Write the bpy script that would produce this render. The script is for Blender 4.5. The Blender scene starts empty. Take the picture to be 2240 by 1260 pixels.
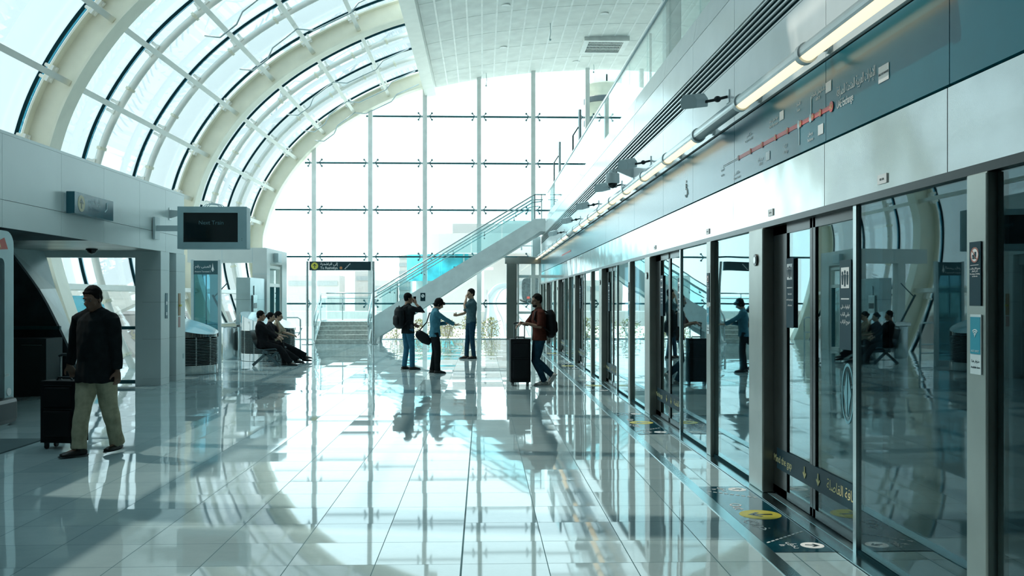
import bpy, bmesh, math, random
from mathutils import Vector, Matrix, noise as mnoise
R = math.radians
PI = math.pi
scene = bpy.context.scene
C = scene.collection
random.seed(7)

# ------------------------------------------------------------------ camera
cam_d = bpy.data.cameras.new('camera')
cam = bpy.data.objects.new('camera', cam_d)
C.objects.link(cam)
cam_d.sensor_width = 36.0
cam_d.lens = 32.914
cam_d.shift_y = 25.0 / 2240
cam_d.clip_end = 900
cam.location = (0, 0, 1.6)
cam.rotation_euler = (R(90), 0, -math.atan(65 / 2048))
scene.camera = cam

# ------------------------------------------------------------------ world, sun, exposure
w = bpy.data.worlds.new('hazy_sky')
scene.world = w
w.use_nodes = True
nt = w.node_tree
bg = nt.nodes['Background']
tcw = nt.nodes.new('ShaderNodeTexCoord')
sepw = nt.nodes.new('ShaderNodeSeparateXYZ')
rmp = nt.nodes.new('ShaderNodeValToRGB')
nt.links.new(tcw.outputs['Generated'], sepw.inputs[0])
nt.links.new(sepw.outputs['Z'], rmp.inputs[0])
nt.links.new(rmp.outputs[0], bg.inputs['Color'])
rmp.color_ramp.elements[0].position = 0.0
rmp.color_ramp.elements[0].color = (0.74, 0.96, 1.0, 1)
rmp.color_ramp.elements[1].position = 0.6
rmp.color_ramp.elements[1].color = (0.65, 0.93, 1.0, 1)
bg.inputs['Strength'].default_value = 2.75

sun_d = bpy.data.lights.new('sun', 'SUN')
sun = bpy.data.objects.new('sun', sun_d)
C.objects.link(sun)
sun_d.energy = 3.6
sun_d.angle = R(0.6)
sun_d.color = (1.0, 0.93, 0.80)
sun.rotation_euler = Vector((-0.62, 0.30, 0.95)).to_track_quat('Z', 'Y').to_euler()

vs = scene.view_settings
vs.view_transform = 'Standard'
vs.look = 'None'
vs.gamma = 1.0
vs.use_curve_mapping = False
vs.exposure = 0.3
scene.cycles.max_bounces = 10
scene.cycles.transparent_max_bounces = 24
scene.cycles.glossy_bounces = 6
scene.cycles.use_denoising = True

# ------------------------------------------------------------------ materials
MATS = {}
def mat(name, col, rough=0.5, metal=0.0, var=0.04, scale=3.0, bump=0.0, bscale=8.0, spec=None, emit=None, est=1.0, ior=None, coat=0.0):
    if name in MATS: return MATS[name]
    m = bpy.data.materials.new(name); m.use_nodes = True
    n = m.node_tree; b = n.nodes['Principled BSDF']
    b.inputs['Roughness'].default_value = rough
    b.inputs['Metallic'].default_value = metal
    if spec is not None: b.inputs['Specular IOR Level'].default_value = spec
    if ior: b.inputs['IOR'].default_value = ior
    if coat:
        b.inputs['Coat Weight'].default_value = coat
        b.inputs['Coat Roughness'].default_value = 0.05
    if emit:
        b.inputs['Emission Color'].default_value = (*emit, 1)
        b.inputs['Emission Strength'].default_value = est
    tc = n.nodes.new('ShaderNodeTexCoord')
    nz = n.nodes.new('ShaderNodeTexNoise'); nz.inputs['Scale'].default_value = scale
    nz.inputs['Detail'].default_value = 4
    n.links.new(tc.outputs['Object'], nz.inputs['Vector'])
    rr = n.nodes.new('ShaderNodeValToRGB')
    lo = [max(0, c * (1 - var * 2)) for c in col]; hi = [min(1, c * (1 + var * 2)) for c in col]
    rr.color_ramp.elements[0].position = .3; rr.color_ramp.elements[0].color = (*lo, 1)
    rr.color_ramp.elements[1].position = .7; rr.color_ramp.elements[1].color = (*hi, 1)
    n.links.new(nz.outputs['Fac'], rr.inputs[0]); n.links.new(rr.outputs[0], b.inputs['Base Color'])
    if bump:
        nb = n.nodes.new('ShaderNodeTexNoise'); nb.inputs['Scale'].default_value = bscale
        nb.inputs['Detail'].default_value = 1
        n.links.new(tc.outputs['Object'], nb.inputs['Vector'])
        bp = n.nodes.new('ShaderNodeBump'); bp.inputs['Strength'].default_value = 1; bp.inputs['Distance'].default_value = bump
        n.links.new(nb.outputs['Fac'], bp.inputs['Height']); n.links.new(bp.outputs[0], b.inputs['Normal'])
    MATS[name] = m
    return m

def glass(name, tint, ior=1.5, wav=0.0, wscale=1.2, rough=0.0, refl=(1, 1, 1), boost=1.0):
    """thin architectural glass: straight-through tinted light plus fresnel reflection"""
    if name in MATS: return MATS[name]
    m = bpy.data.materials.new(name); m.use_nodes = True
    n = m.node_tree; n.nodes.remove(n.nodes['Principled BSDF'])
    out = n.nodes['Material Output']
    tr = n.nodes.new('ShaderNodeBsdfTransparent'); tr.inputs[0].default_value = (*tint, 1)
    gl = n.nodes.new('ShaderNodeBsdfGlossy'); gl.inputs['Roughness'].default_value = rough
    gl.inputs['Color'].default_value = (*refl, 1)
    fr = n.nodes.new('ShaderNodeFresnel')
    gb = n.nodes.new('ShaderNodeNewGeometry'); mi = n.nodes.new('ShaderNodeMix')   # same reflectance on both faces of the pane
    mi.inputs[2].default_value = ior; mi.inputs[3].default_value = 1 / ior
    n.links.new(gb.outputs['Backfacing'], mi.inputs[0]); n.links.new(mi.outputs[0], fr.inputs['IOR'])
    mx = n.nodes.new('ShaderNodeMixShader')
    if boost != 1:
        mm = n.nodes.new('ShaderNodeMath'); mm.operation = 'MULTIPLY'; mm.use_clamp = True
        mm.inputs[1].default_value = boost
        n.links.new(fr.outputs[0], mm.inputs[0]); n.links.new(mm.outputs[0], mx.inputs[0])
    else:
        n.links.new(fr.outputs[0], mx.inputs[0])
    n.links.new(tr.outputs[0], mx.inputs[1])
    n.links.new(gl.outputs[0], mx.inputs[2]); n.links.new(mx.outputs[0], out.inputs['Surface'])
    if wav:
        tc = n.nodes.new('ShaderNodeTexCoord')
        nb = n.nodes.new('ShaderNodeTexNoise'); nb.inputs['Scale'].default_value = wscale; nb.inputs['Detail'].default_value = 0
        n.links.new(tc.outputs['Object'], nb.inputs['Vector'])
        bp = n.nodes.new('ShaderNodeBump'); bp.inputs['Distance'].default_value = wav; bp.inputs['Strength'].default_value = 1
        n.links.new(nb.outputs['Fac'], bp.inputs['Height']); n.links.new(bp.outputs[0], gl.inputs['Normal'])
    MATS[name] = m
    return m

def floor_mat():
    m = bpy.data.materials.new('polished_stone_tiles'); m.use_nodes = True
    n = m.node_tree; L = n.links.new; b = n.nodes['Principled BSDF']
    tc = n.nodes.new('ShaderNodeTexCoord'); sp = n.nodes.new('ShaderNodeSeparateXYZ')
    L(tc.outputs['Object'], sp.inputs[0])
    def mth(op, a, bb=None):
        q = n.nodes.new('ShaderNodeMath'); q.operation = op
        for i, v in enumerate((a, bb)):
            if v is None: continue
            if isinstance(v, (int, float)): q.inputs[i].default_value = v
            else: L(v, q.inputs[i])
        return q.outputs[0]
    T = 0.521
    ux = mth('DIVIDE', mth('ADD', sp.outputs[0], 0.126 + T * 40), T)
    uy = mth('DIVIDE', mth('ADD', sp.outputs[1], -5.667 + T * 40), T)
    fx = mth('FRACT', ux); fy = mth('FRACT', uy)
    def edge(f, wd):
        d = mth('MINIMUM', f, mth('SUBTRACT', 1.0, f))
        return mth('LESS_THAN', d, wd)
    ex = edge(fx, 0.0055); ey = edge(fy, 0.005)
    # one wide joint along the hall
    e2 = mth('LESS_THAN', mth('ABSOLUTE', mth('ADD', sp.outputs[0], 0.126)), 0.006)
    g = mth('MAXIMUM', mth('MAXIMUM', ex, ey), e2)
    cx = n.nodes.new('ShaderNodeCombineXYZ')
    L(mth('FLOOR', ux), cx.inputs[0]); L(mth('FLOOR', uy), cx.inputs[1])
    wn = n.nodes.new('ShaderNodeTexWhiteNoise'); wn.noise_dimensions = '2D'; L(cx.outputs[0], wn.inputs['Vector'])
    nz = n.nodes.new('ShaderNodeTexNoise'); nz.inputs['Scale'].default_value = 5; nz.inputs['Detail'].default_value = 8; nz.inputs['Roughness'].default_value = .75
    L(tc.outputs['Object'], nz.inputs['Vector'])
    fac = mth('ADD', mth('MULTIPLY', wn.outputs['Value'], 0.35), mth('MULTIPLY', nz.outputs['Fac'], 0.65))
    rr = n.nodes.new('ShaderNodeValToRGB')
    rr.color_ramp.elements[0].position = .2; rr.color_ramp.elements[0].color = (0.35, 0.49, 0.51, 1)
    rr.color_ramp.elements[1].position = .8; rr.color_ramp.elements[1].color = (0.47, 0.61, 0.63, 1)
    L(fac, rr.inputs[0])
    mx = n.nodes.new('ShaderNodeMix'); mx.data_type = 'RGBA'
    L(g, mx.inputs[0]); L(rr.outputs[0], mx.inputs[6]); mx.inputs[7].default_value = (0.03, 0.12, 0.13, 1)
    L(mx.outputs[2], b.inputs['Base Color'])
    L(mth('ADD', mth('MULTIPLY', g, 0.5), 0.035), b.inputs['Roughness'])
    b.inputs['IOR'].default_value = 1.40
    # every tile leans a hair differently
    geo = n.nodes.new('ShaderNodeNewGeometry')
    vs_ = n.nodes.new('ShaderNodeVectorMath'); vs_.operation = 'SUBTRACT'; L(wn.outputs['Color'], vs_.inputs[0]); vs_.inputs[1].default_value = (.5, .5, .5)
    vm = n.nodes.new('ShaderNodeVectorMath'); vm.operation = 'MULTIPLY'; L(vs_.outputs[0], vm.inputs[0]); vm.inputs[1].default_value = (.006, .018, 0)
    va = n.nodes.new('ShaderNodeVectorMath'); va.operation = 'ADD'; L(geo.outputs['Normal'], va.inputs[0]); L(vm.outputs[0], va.inputs[1])
    vn = n.nodes.new('ShaderNodeVectorMath'); vn.operation = 'NORMALIZE'; L(va.outputs[0], vn.inputs[0])
    bp = n.nodes.new('ShaderNodeBump'); bp.inputs['Strength'].default_value = 1; bp.inputs['Distance'].default_value = .00003
    n2 = n.nodes.new('ShaderNodeTexNoise'); n2.inputs['Scale'].default_value = 3.5; n2.inputs['Detail'].default_value = 0
    L(tc.outputs['Object'], n2.inputs['Vector'])
    L(n2.outputs['Fac'], bp.inputs['Height']); L(vn.outputs[0], bp.inputs['Normal']); L(bp.outputs[0], b.inputs['Normal'])
    return m

cream = mat('cream_painted_steel', (0.90, 0.86, 0.72), .35, var=.02)
white_steel = mat('white_painted_steel', (0.88, 0.87, 0.82), .35, var=.02)
panel_grey = mat('pale_grey_cladding', (0.66, 0.74, 0.74), .30, var=.015, scale=1)
panel_white = mat('white_gloss_cladding', (0.90, 0.93, 0.93), .16, var=.015, bump=.004, bscale=1.5)
kiosk_white = mat('off_white_cladding', (0.66, 0.70, 0.68), .35, var=.02)
steel = mat('brushed_stainless', (0.60, 0.63, 0.62), .13, 1.0, var=.05, scale=2, bump=.012, bscale=1.3)
steel_post = mat('satin_stainless', (0.40, 0.40, 0.37), .32, 1.0, var=.05)
steel_rail = mat('tube_stainless', (0.50, 0.56, 0.57), .25, 1.0, var=.03)
dark = mat('dark_rubber', (0.012, 0.022, 0.026), .5)
groove = mat('dark_slot_lining', (0.004, 0.03, 0.038), .9, spec=.1)
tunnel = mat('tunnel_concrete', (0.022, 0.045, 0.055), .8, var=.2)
teal_panel = mat('navy_teal_enamel', (0.006, 0.16, 0.22), .2, var=.02, spec=.35)
navy = mat('navy_sign_enamel', (0.008, 0.035, 0.045), .25)
ceil_m = mat('perforated_ceiling_panel', (0.74, 0.75, 0.72), .45, var=.05, scale=2)
ceil_joint = mat('white_ceiling_joint', (0.85, 0.86, 0.84), .4)
soffit_m = mat('slatted_metal_soffit', (0.35, 0.38, 0.36), .30, .6, var=.2, scale=1.5)
grey_box = mat('grey_painted_metal', (0.55, 0.66, 0.68), .35)
lamp_grey = mat('light_grey_metal', (0.60, 0.67, 0.68), .28, .2)
text_white = mat('white_lettering', (0.96, 0.97, 0.97), .5, var=0)
text_yellow = mat('yellow_lettering', (0.95, 0.84, 0.42), .5, var=0)
sign_yellow = mat('yellow_disc', (0.62, 0.55, 0.07), .4)
red_enamel = mat('red_line_enamel', (0.75, 0.10, 0.09), .4)
stone = mat('pale_stone_step', (0.55, 0.58, 0.55), .35, var=.12, scale=12)
black_glass = mat('switched_off_screen', (0.006, 0.012, 0.014), .08)
psd_glass = glass('screen_door_glass', (0.50, 0.66, 0.72), 1.55, wav=.0009, wscale=1.3, boost=1.3, refl=(.82, 1, 1))
end_glass = glass('clear_facade_glass', (0.97, 0.99, 0.99), 1.45)
roof_glass = glass('tinted_roof_glass', (0.60, 0.605, 0.61), 1.5, wav=.001)
bal_glass = glass('green_tinted_balustrade_glass', (0.86, 0.96, 0.97), 1.5)
pale_glass = glass('pale_glass', (0.88, 0.95, 0.95), 1.5)
skin = mat('skin', (0.30, 0.17, 0.11), .55, var=.05, scale=10)
skin_pale = mat('lighter_skin', (0.45, 0.29, 0.20), .55, var=.05, scale=10)
hair = mat('black_hair', (0.006, 0.006, 0.006), .8, spec=.15, bump=.004, bscale=90)

# ------------------------------------------------------------------ mesh helpers
class MB:
    def __init__(s): s.bm = bmesh.new()
    def box(s, x0, x1, y0, y1, z0, z1, M=None):
        v = [s.bm.verts.new((x, y, z)) for x in (x0, x1) for y in (y0, y1) for z in (z0, z1)]
        for f in ((0, 1, 3, 2), (4, 6, 7, 5), (0, 4, 5, 1), (2, 3, 7, 6), (0, 2, 6, 4), (1, 5, 7, 3)):
            s.bm.faces.new([v[i] for i in f])
        if M is not None: bmesh.ops.transform(s.bm, matrix=M, verts=v)
        return s
    def bar(s, a, b, w, h, up=(0, 0, 1)):
        a = Vector(a); b = Vector(b); d = (b - a).normalized(); u = Vector(up)
        sd = d.cross(u)
        if sd.length < 1e-4: sd = d.cross(Vector((1, 0, 0)))
        sd.normalize(); uu = sd.cross(d).normalized()
        vs = []
        for p in (a, b):
            for i, j in ((-1, -1), (1, -1), (1, 1), (-1, 1)):
                vs.append(s.bm.verts.new(p + sd * i * w / 2 + uu * j * h / 2))
        for f in ((3, 2, 1, 0), (4, 5, 6, 7), (0, 1, 5, 4), (1, 2, 6, 5), (2, 3, 7, 6), (3, 0, 4, 7)):
            s.bm.faces.new([vs[i] for i in f])
        return s
    def tube(s, pts, r, n=12, ref=None, cap=True):
        """r: number, list of numbers or list of (a, b) half widths; ref = side vector for the first axis"""
        pts = [Vector(p) for p in pts]; k = len(pts)
        if not isinstance(r, (list, tuple)): r = [r] * k
        rings = []; prev = None
        for i, p in enumerate(pts):
            d = (pts[min(i + 1, k - 1)] - pts[max(i - 1, 0)]).normalized()
            if ref is not None: sd = Vector(ref) - d * d.dot(Vector(ref))
            elif prev is not None: sd = prev - d * d.dot(prev)
            else:
                sd = d.cross(Vector((0, 0, 1)))
                if sd.length < .05: sd = Vector((1, 0, 0)) - d * d.x
            if sd.length < 1e-5: sd = d.orthogonal()
            sd.normalize(); prev = sd; up = d.cross(sd)
            ra, rb = (r[i] if isinstance(r[i], (list, tuple)) else (r[i], r[i]))
            rings.append([s.bm.verts.new(p + sd * math.cos(2 * PI * j / n) * ra + up * math.sin(2 * PI * j / n) * rb) for j in range(n)])
        for a, b in zip(rings, rings[1:]):
            for j in range(n): s.bm.faces.new((a[j], a[(j + 1) % n], b[(j + 1) % n], b[j]))
        if cap:
            s.bm.faces.new(rings[0][::-1]); s.bm.faces.new(rings[-1])
        return s
    def prism(s, pts, off):
        """closed polygon (3d points) extruded by the vector off"""
        off = Vector(off); a = [s.bm.verts.new(Vector(p)) for p in pts]; b = [s.bm.verts.new(Vector(p) + off) for p in pts]
        s.bm.faces.new(a[::-1]); s.bm.faces.new(b); n = len(pts)
        for i in range(n): s.bm.faces.new((a[i], a[(i + 1) % n], b[(i + 1) % n], b[i]))
        return s
    def ell(s, c, r, rot=None, u=20, v=12):
        M = Matrix.Translation(Vector(c)) @ (rot.to_4x4() if rot is not None else Matrix()) @ Matrix.Diagonal((*r, 1))
        bmesh.ops.create_uvsphere(s.bm, u_segments=u, v_segments=v, radius=1, matrix=M)
        return s
    def disc(s, c, r, nrm, t=.004, n=32, ry=None):
        c = Vector(c); nrm = Vector(nrm).normalized(); a = nrm.orthogonal().normalized()
        if abs(nrm.z) < .9: a = Vector((0, 0, 1)).cross(nrm).normalized()
        b = nrm.cross(a); ry = ry or r
        return s.prism([c + a * math.cos(2 * PI * i / n) * r + b * math.sin(2 * PI * i / n) * ry for i in range(n)], nrm * t)
    def lathe(s, prof, c, n=40):
        """prof [(r, z)...] about the vertical axis through c"""
        rings = []
        for r_, z in prof:
            rings.append([s.bm.verts.new((c[0] + r_ * math.cos(2 * PI * j / n), c[1] + r_ * math.sin(2 * PI * j / n), c[2] + z)) for j in range(n)])
        for a, b in zip(rings, rings[1:]):
            for j in range(n): s.bm.faces.new((a[j], a[(j + 1) % n], b[(j + 1) % n], b[j]))
        s.bm.faces.new(rings[0][::-1]); s.bm.faces.new(rings[-1])
        return s
    def sweep(s, path, nrm, sec, cap=True):
        """path: (x, z) points, nrm: outward (x, z) normals, sec: [(d, y)...] closed section"""
        rings = []
        for (x, z), (nx, nz) in zip(path, nrm):
            rings.append([s.bm.verts.new((x + nx * d, y, z + nz * d)) for d, y in sec])
        m_ = len(sec)
        for a, b in zip(rings, rings[1:]):
            for j in range(m_): s.bm.faces.new((a[j], a[(j + 1) % m_], b[(j + 1) % m_], b[j]))
        if cap:
            s.bm.faces.new(rings[0][::-1]); s.bm.faces.new(rings[-1])
        return s
    def rough(s, amp, sc, off=0.0):
        for v in s.bm.verts:
            v.co += v.normal * (mnoise.noise(v.co * sc + Vector((off, off, off))) * amp)
        return s

def wmat(o):
    M = Matrix.Identity(4); ch = []
    while o is not None:
        ch.append(Matrix.LocRotScale(o.location, o.rotation_euler, o.scale)); o = o.parent
    for m_ in reversed(ch): M = M @ m_
    return M

def obj(name, mb, m, parent=None, smooth=False, bevel=0.0, world=True):
    bm = mb.bm if isinstance(mb, MB) else mb
    bmesh.ops.recalc_face_normals(bm, faces=bm.faces)
    if parent is not None and world:
        bmesh.ops.transform(bm, matrix=wmat(parent).inverted(), verts=bm.verts)
    me = bpy.data.meshes.new(name); bm.to_mesh(me); bm.free()
    me.materials.append(m)
    if smooth:
        for p in me.polygons: p.use_smooth = True
        if smooth == 'auto':
            me.polygons.foreach_set('use_smooth', [True] * len(me.polygons))
    o = bpy.data.objects.new(name, me); C.objects.link(o); o.parent = parent
    if smooth == 'auto':
        e = o.modifiers.new('split', 'EDGE_SPLIT'); e.split_angle = R(35)
    if bevel:
        b = o.modifiers.new('bevel', 'BEVEL'); b.width = bevel; b.segments = 2; b.limit_method = 'ANGLE'
    return o
def tag(o, label=None, cat=None, group=None, kind=None):
    if label: o['label'] = label
    if cat: o['category'] = cat
    if group: o['group'] = group
    if kind: o['kind'] = kind
    return o
def thing(name, label, cat, loc=(0, 0, 0), rotz=0.0, group=None, kind=None):
    o = bpy.data.objects.new(name, None); C.objects.link(o)
    o.empty_display_size = .1
    o.location = loc; o.rotation_euler = (0, 0, rotz)
    return tag(o, label, cat, group, kind)
def copy_tree(o, parent=None):
    c = o.copy(); C.objects.link(c); c.parent = parent
    for ch in [x for x in bpy.data.objects if x.parent is o and x is not c]: copy_tree(ch, c)
    return c

# ------------------------------------------------------------------ lettering
import unicodedata
FORMS = {}
for cp in list(range(0xFE80, 0xFEFD)):
    d = unicodedata.decomposition(chr(cp)).split()
    if len(d) >= 2:
        key = ''.join(chr(int(q, 16)) for q in d[1:])
        FORMS.setdefault(key, {})[d[0].strip('<>')] = chr(cp)
def arabic(t):
    seq = []; i = 0
    while i < len(t):
        if t[i:i + 2] in FORMS: seq.append(t[i:i + 2]); i += 2
        else: seq.append(t[i]); i += 1
    out = []
    def joins_next(q): return q in FORMS and ('initial' in FORMS[q])
    def joins_prev(q): return q in FORMS and ('final' in FORMS[q])
    for i, q in enumerate(seq):
        if q not in FORMS: out.append(q); continue
        pj = i > 0 and joins_next(seq[i - 1]) and joins_prev(q)
        nj = i + 1 < len(seq) and joins_next(q) and joins_prev(seq[i + 1])
        f = FORMS[q]; k = 'medial' if pj and nj else 'final' if pj else 'initial' if nj else 'isolated'
        out.append(f.get(k) or f.get('isolated') or q)
    return ''.join(out[::-1])
def text(body, size, m, parent, origin, xd, yd, name='lettering', align='LEFT', depth=.0006, sx=1.0):
    cu = bpy.data.curves.new(name, 'FONT'); cu.body = body; cu.size = size; cu.align_x = align
    cu.extrude = depth / 2; cu.resolution_u = 3
    to = bpy.data.objects.new('tmp', cu); C.objects.link(to)
    bpy.context.view_layer.update()
    me = bpy.data.meshes.new_from_object(to)
    bpy.data.objects.remove(to); bpy.data.curves.remove(cu)
    xd = Vector(xd).normalized(); yd = Vector(yd).normalized(); zd = xd.cross(yd)
    M = Matrix((xd * sx, yd, zd)).transposed().to_4x4(); M.translation = Vector(origin) + zd * depth
    if parent is not None: M = wmat(parent).inverted() @ M
    me.transform(M); me.materials.clear(); me.materials.append(m)
    o = bpy.data.objects.new(name, me); C.objects.link(o); o.parent = parent
    return o
def arrow(mb, c, xd, yd, r, off=.003, sh=.42, up=True):
    """a plain arrow pointing along yd, inside radius r, lying on the plane xd/yd"""
    c = Vector(c); xd = Vector(xd).normalized(); yd = Vector(yd).normalized(); zd = xd.cross(yd)
    P = lambda x, y: c + xd * x * r + yd * y * r
    w = .13
    mb.prism([P(-w, -.75), P(w, -.75), P(w, .45), P(-w, .45)], zd * off)
    for sg in (-1, 1):
        mb.prism([P(0, .78), P(0, .42), P(sg * .48, -.06), P(sg * .6, .14)][::1 if sg > 0 else -1], zd * off)
    return mb
# ================================================================== the setting
Y_END = 37.7
tag(obj('floor', MB().box(-9.6, 2.235, -5, Y_END + .25, -.3, 0), floor_mat()), kind='structure')

# vault profile (x, z) of the inner rib edge, from floor to right side
CTRL = [(-7.6, 0), (-7.95, .8), (-8.27, 1.7), (-8.52, 2.6), (-8.62, 3.4), (-8.62, 4.07), (-8.51, 4.52), (-8.31, 5.2), (-7.95, 5.95), (-7.4, 6.78), (-6.71, 7.55),
        (-5.67, 8.4), (-4.45, 9.12), (-3.39, 9.62), (-2.2, 10.05), (-.09, 10.49), (2.12, 10.76), (4.25, 10.88), (5.36, 10.9), (7.4, 10.8), (9.5, 10.4)]
def catmull(P, n=6):
    out = []
    for i in range(len(P) - 1):
        p0 = P[max(i - 1, 0)]; p1 = P[i]; p2 = P[i + 1]; p3 = P[min(i + 2, len(P) - 1)]
        for k in range(n):
            t = k / n
            out.append(tuple(.5 * ((2 * p1[a]) + (-p0[a] + p2[a]) * t + (2 * p0[a] - 5 * p1[a] + 4 * p2[a] - p3[a]) * t * t + (-p0[a] + 3 * p1[a] - 3 * p2[a] + p3[a]) * t ** 3) for a in (0, 1)))
    out.append(P[-1]); return out
PROF = catmull(CTRL)
for _ in range(6):
    PROF = [PROF[0]] + [tuple((PROF[i - 1][a] + 2 * PROF[i][a] + PROF[i + 1][a]) / 4 for a in (0, 1)) for i in range(1, len(PROF) - 1)] + [PROF[-1]]
def normals(P):
    N = []
    for i in range(len(P)):
        a = P[max(i - 1, 0)]; b = P[min(i + 1, len(P) - 1)]
        dx, dz = b[0] - a[0], b[1] - a[1]; l = math.hypot(dx, dz); N.append((-dz / l, dx / l))
    return N
NRM = normals(PROF)
def cut(f): # part of the profile where f(x, z)
    idx = [i for i, p in enumerate(PROF) if f(*p)]
    return [PROF[i] for i in idx], [NRM[i] for i in idx]
VP, VN = cut(lambda x, z: x <= -2.1)
def at_ratio(r, d):
    """profile index fraction -> point, where (z-1.6)/|x| equals r at offset d"""
    best = None
    for i in range(len(VP) - 1):
        q = [(VP[j][0] + VN[j][0] * d, VP[j][1] + VN[j][1] * d) for j in (i, i + 1)]
        f = [(z - 1.6) - r * abs(x) for x, z in q]
        if f[0] <= 0 < f[1]:
            t = -f[0] / (f[1] - f[0])
            return tuple(q[0][a] + (q[1][a] - q[0][a]) * t for a in (0, 1)), VN[i]
    return None
RIB_Y = [9.5, 18.9, 28.3, 37.32]
# I-section ribs: inner flange, web, outer flange
for k, (ry, lab) in enumerate(zip(RIB_Y, ['cream curved steel rib at the extreme top left corner', 'widest cream curved steel rib, landing on the grey wall at left',
                                 'cream curved steel rib landing behind the hanging screen', 'cream curved steel rib bordering the arched end window'])):
    o = MB().sweep(VP, VN, [(0, -.24), (.05, -.24), (.05, -.035), (.56, -.035), (.56, -.24), (.60, -.24), (.60, .24), (.56, .24), (.56, .035), (.05, .035), (.05, .24), (0, .24)])
    bmesh.ops.translate(o.bm, verts=o.bm.verts, vec=(0, ry, 0))
    tag(obj('arch_rib', o, cream, smooth='auto'), lab, 'arch rib', 'cream steel ribs of the vault')
# glazed skin
def profile_strip(mb, i0, i1, y0, y1, d0, d1, P=VP, N=VN):
    pts = [(P[i][0] + N[i][0] * d0, P[i][1] + N[i][1] * d0) for i in range(i0, i1 + 1)]
    top = [(P[i][0] + N[i][0] * d1, P[i][1] + N[i][1] * d1) for i in range(i0, i1 + 1)]
    poly = pts + top[::-1]
    mb.prism([(x, y0, z) for x, z in poly], (0, y1 - y0, 0))
    return mb
def seg_box(mb, i0, i1, y0, y1, d0, d1, P=VP, N=VN):
    for i in range(i0, i1):
        q = []
        for j in (i, i + 1):
            for d in (d0, d1): q.append((P[j][0] + N[j][0] * d, P[j][1] + N[j][1] * d))
        (a, b, c, e) = q
        mb.prism([(a[0], y0, a[1]), (b[0], y0, b[1]), (e[0], y0, e[1]), (c[0], y0, c[1])], (0, y1 - y0, 0))
    return mb
RATIOS = [.03, .345, .524, .757, 1.05, 1.46, 2.18, 3.6]
vault = thing('window_2', None, None, (-8.6, 9.5, 0), kind='structure')
def idx_of(r):
    for i in range(len(VP) - 1):
        if (VP[i + 1][1] - 1.6) > r * abs(VP[i + 1][0]): return i + 1
    return len(VP) - 1
rows = [0, idx_of(.03)] + [idx_of(r) for r in RATIOS[1:7]] + [len(VP) - 1]
JY = []
for k in range(3):
    a, b = RIB_Y[k], RIB_Y[k + 1]
    for j in range(3): JY.append(a + (b - a) * j / 3)
JY.append(Y_END + .1)
for k in range(len(JY) - 1):
    for i0, i1 in zip(rows, rows[1:]):
        obj('glass_pane', profile_strip(MB(), i0, i1, JY[k] + (.13 if k else -.3), JY[k + 1] - .03, .80, .815), roof_glass, vault)
joint = glass('teal_edge_glass', (.13, .34, .40), 1.5)
for jy in JY[1:-1] + [Y_END - .1]:
    b = MB(); profile_strip(b, 0, len(VP) - 1, jy - .025, jy + .125, .80, .82); obj('glazing_joint', b, joint, vault)
    b = MB(); profile_strip(b, 0, len(VP) - 1, jy - .07, jy - .03, .76, .82); obj('gasket', b, groove, vault)
# out-of-view solid vault, added nearer than the first rib to keep the hall dim
rp, rn = cut(lambda x, z: x > -1.95)
o = MB(); profile_strip(o, 0, len(rp) - 1, -5, 9.2, .0, .2, rp, rn); profile_strip(o, 0, len(VP) - 1, -5, 4.6, .3, .5); profile_strip(o, 0, rows[4], 4.6, 9.24, .3, .5)
for i0, i1 in zip(rows[4:], rows[5:]): obj('glass_pane', profile_strip(MB(), i0, i1, 4.62, 9.18, .80, .815), roof_glass, vault)
tag(obj('ceiling_rear_light_block', o, mat('grey_rear_light_block', (.30, .34, .35), .6)), kind='structure')
tag(obj('wall_back_light_block', MB().box(-9.6, 9.6, -5.2, -5, -1.3, 11), mat('grey_light_block_wall', (.20, .25, .26), .6)), kind='structure')  # out-of-view wall, added so that little light comes from behind

# purlins between ribs
posword = ['lowest, level with the window rail', 'just above the grey wall', 'second above the grey wall', 'third above the grey wall', 'fourth above the grey wall', 'fifth above the grey wall', 'sixth above the grey wall']
bayword = ['in the nearest bay of the vault', 'in the middle bay of the vault', 'in the far bay of the vault']
for b_ in range(3):
    y0, y1 = RIB_Y[b_] + .04, RIB_Y[b_ + 1] - .04
    for k, r in enumerate(RATIOS[:7]):
        q = at_ratio(r, .22)
        if q is None: continue
        (x, z), nn = q
        th = thing('purlin', 'white steel purlin %s, %s' % (posword[k], bayword[b_]), 'purlin', (x, y0, z), group='purlins of the vault')
        obj('beam', MB().bar((x, y0, z), (x, y1, z), .12, .10, up=(nn[0], 0, nn[1])), white_steel, th)
        # joint plates near each glazing joint
        for jy in [y0 + .12, y1 - .12] + [RIB_Y[b_] + (RIB_Y[b_ + 1] - RIB_Y[b_]) * j / 3 for j in (1, 2)]:
            p = Vector((x, jy, z)); n3 = Vector((nn[0], 0, nn[1])); t3 = Vector((-nn[1], 0, nn[0]))
            pm = MB().bar(p - t3 * .17 + n3 * .3, p + t3 * .17 + n3 * .3, .22, .05, up=n3)
            for sx in (-.12, .12): pm.tube([p + t3 * sx + n3 * .24, p + t3 * sx + n3 * .50], .035, 8)
            obj('joint_plate', pm, white_steel, th)
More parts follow.
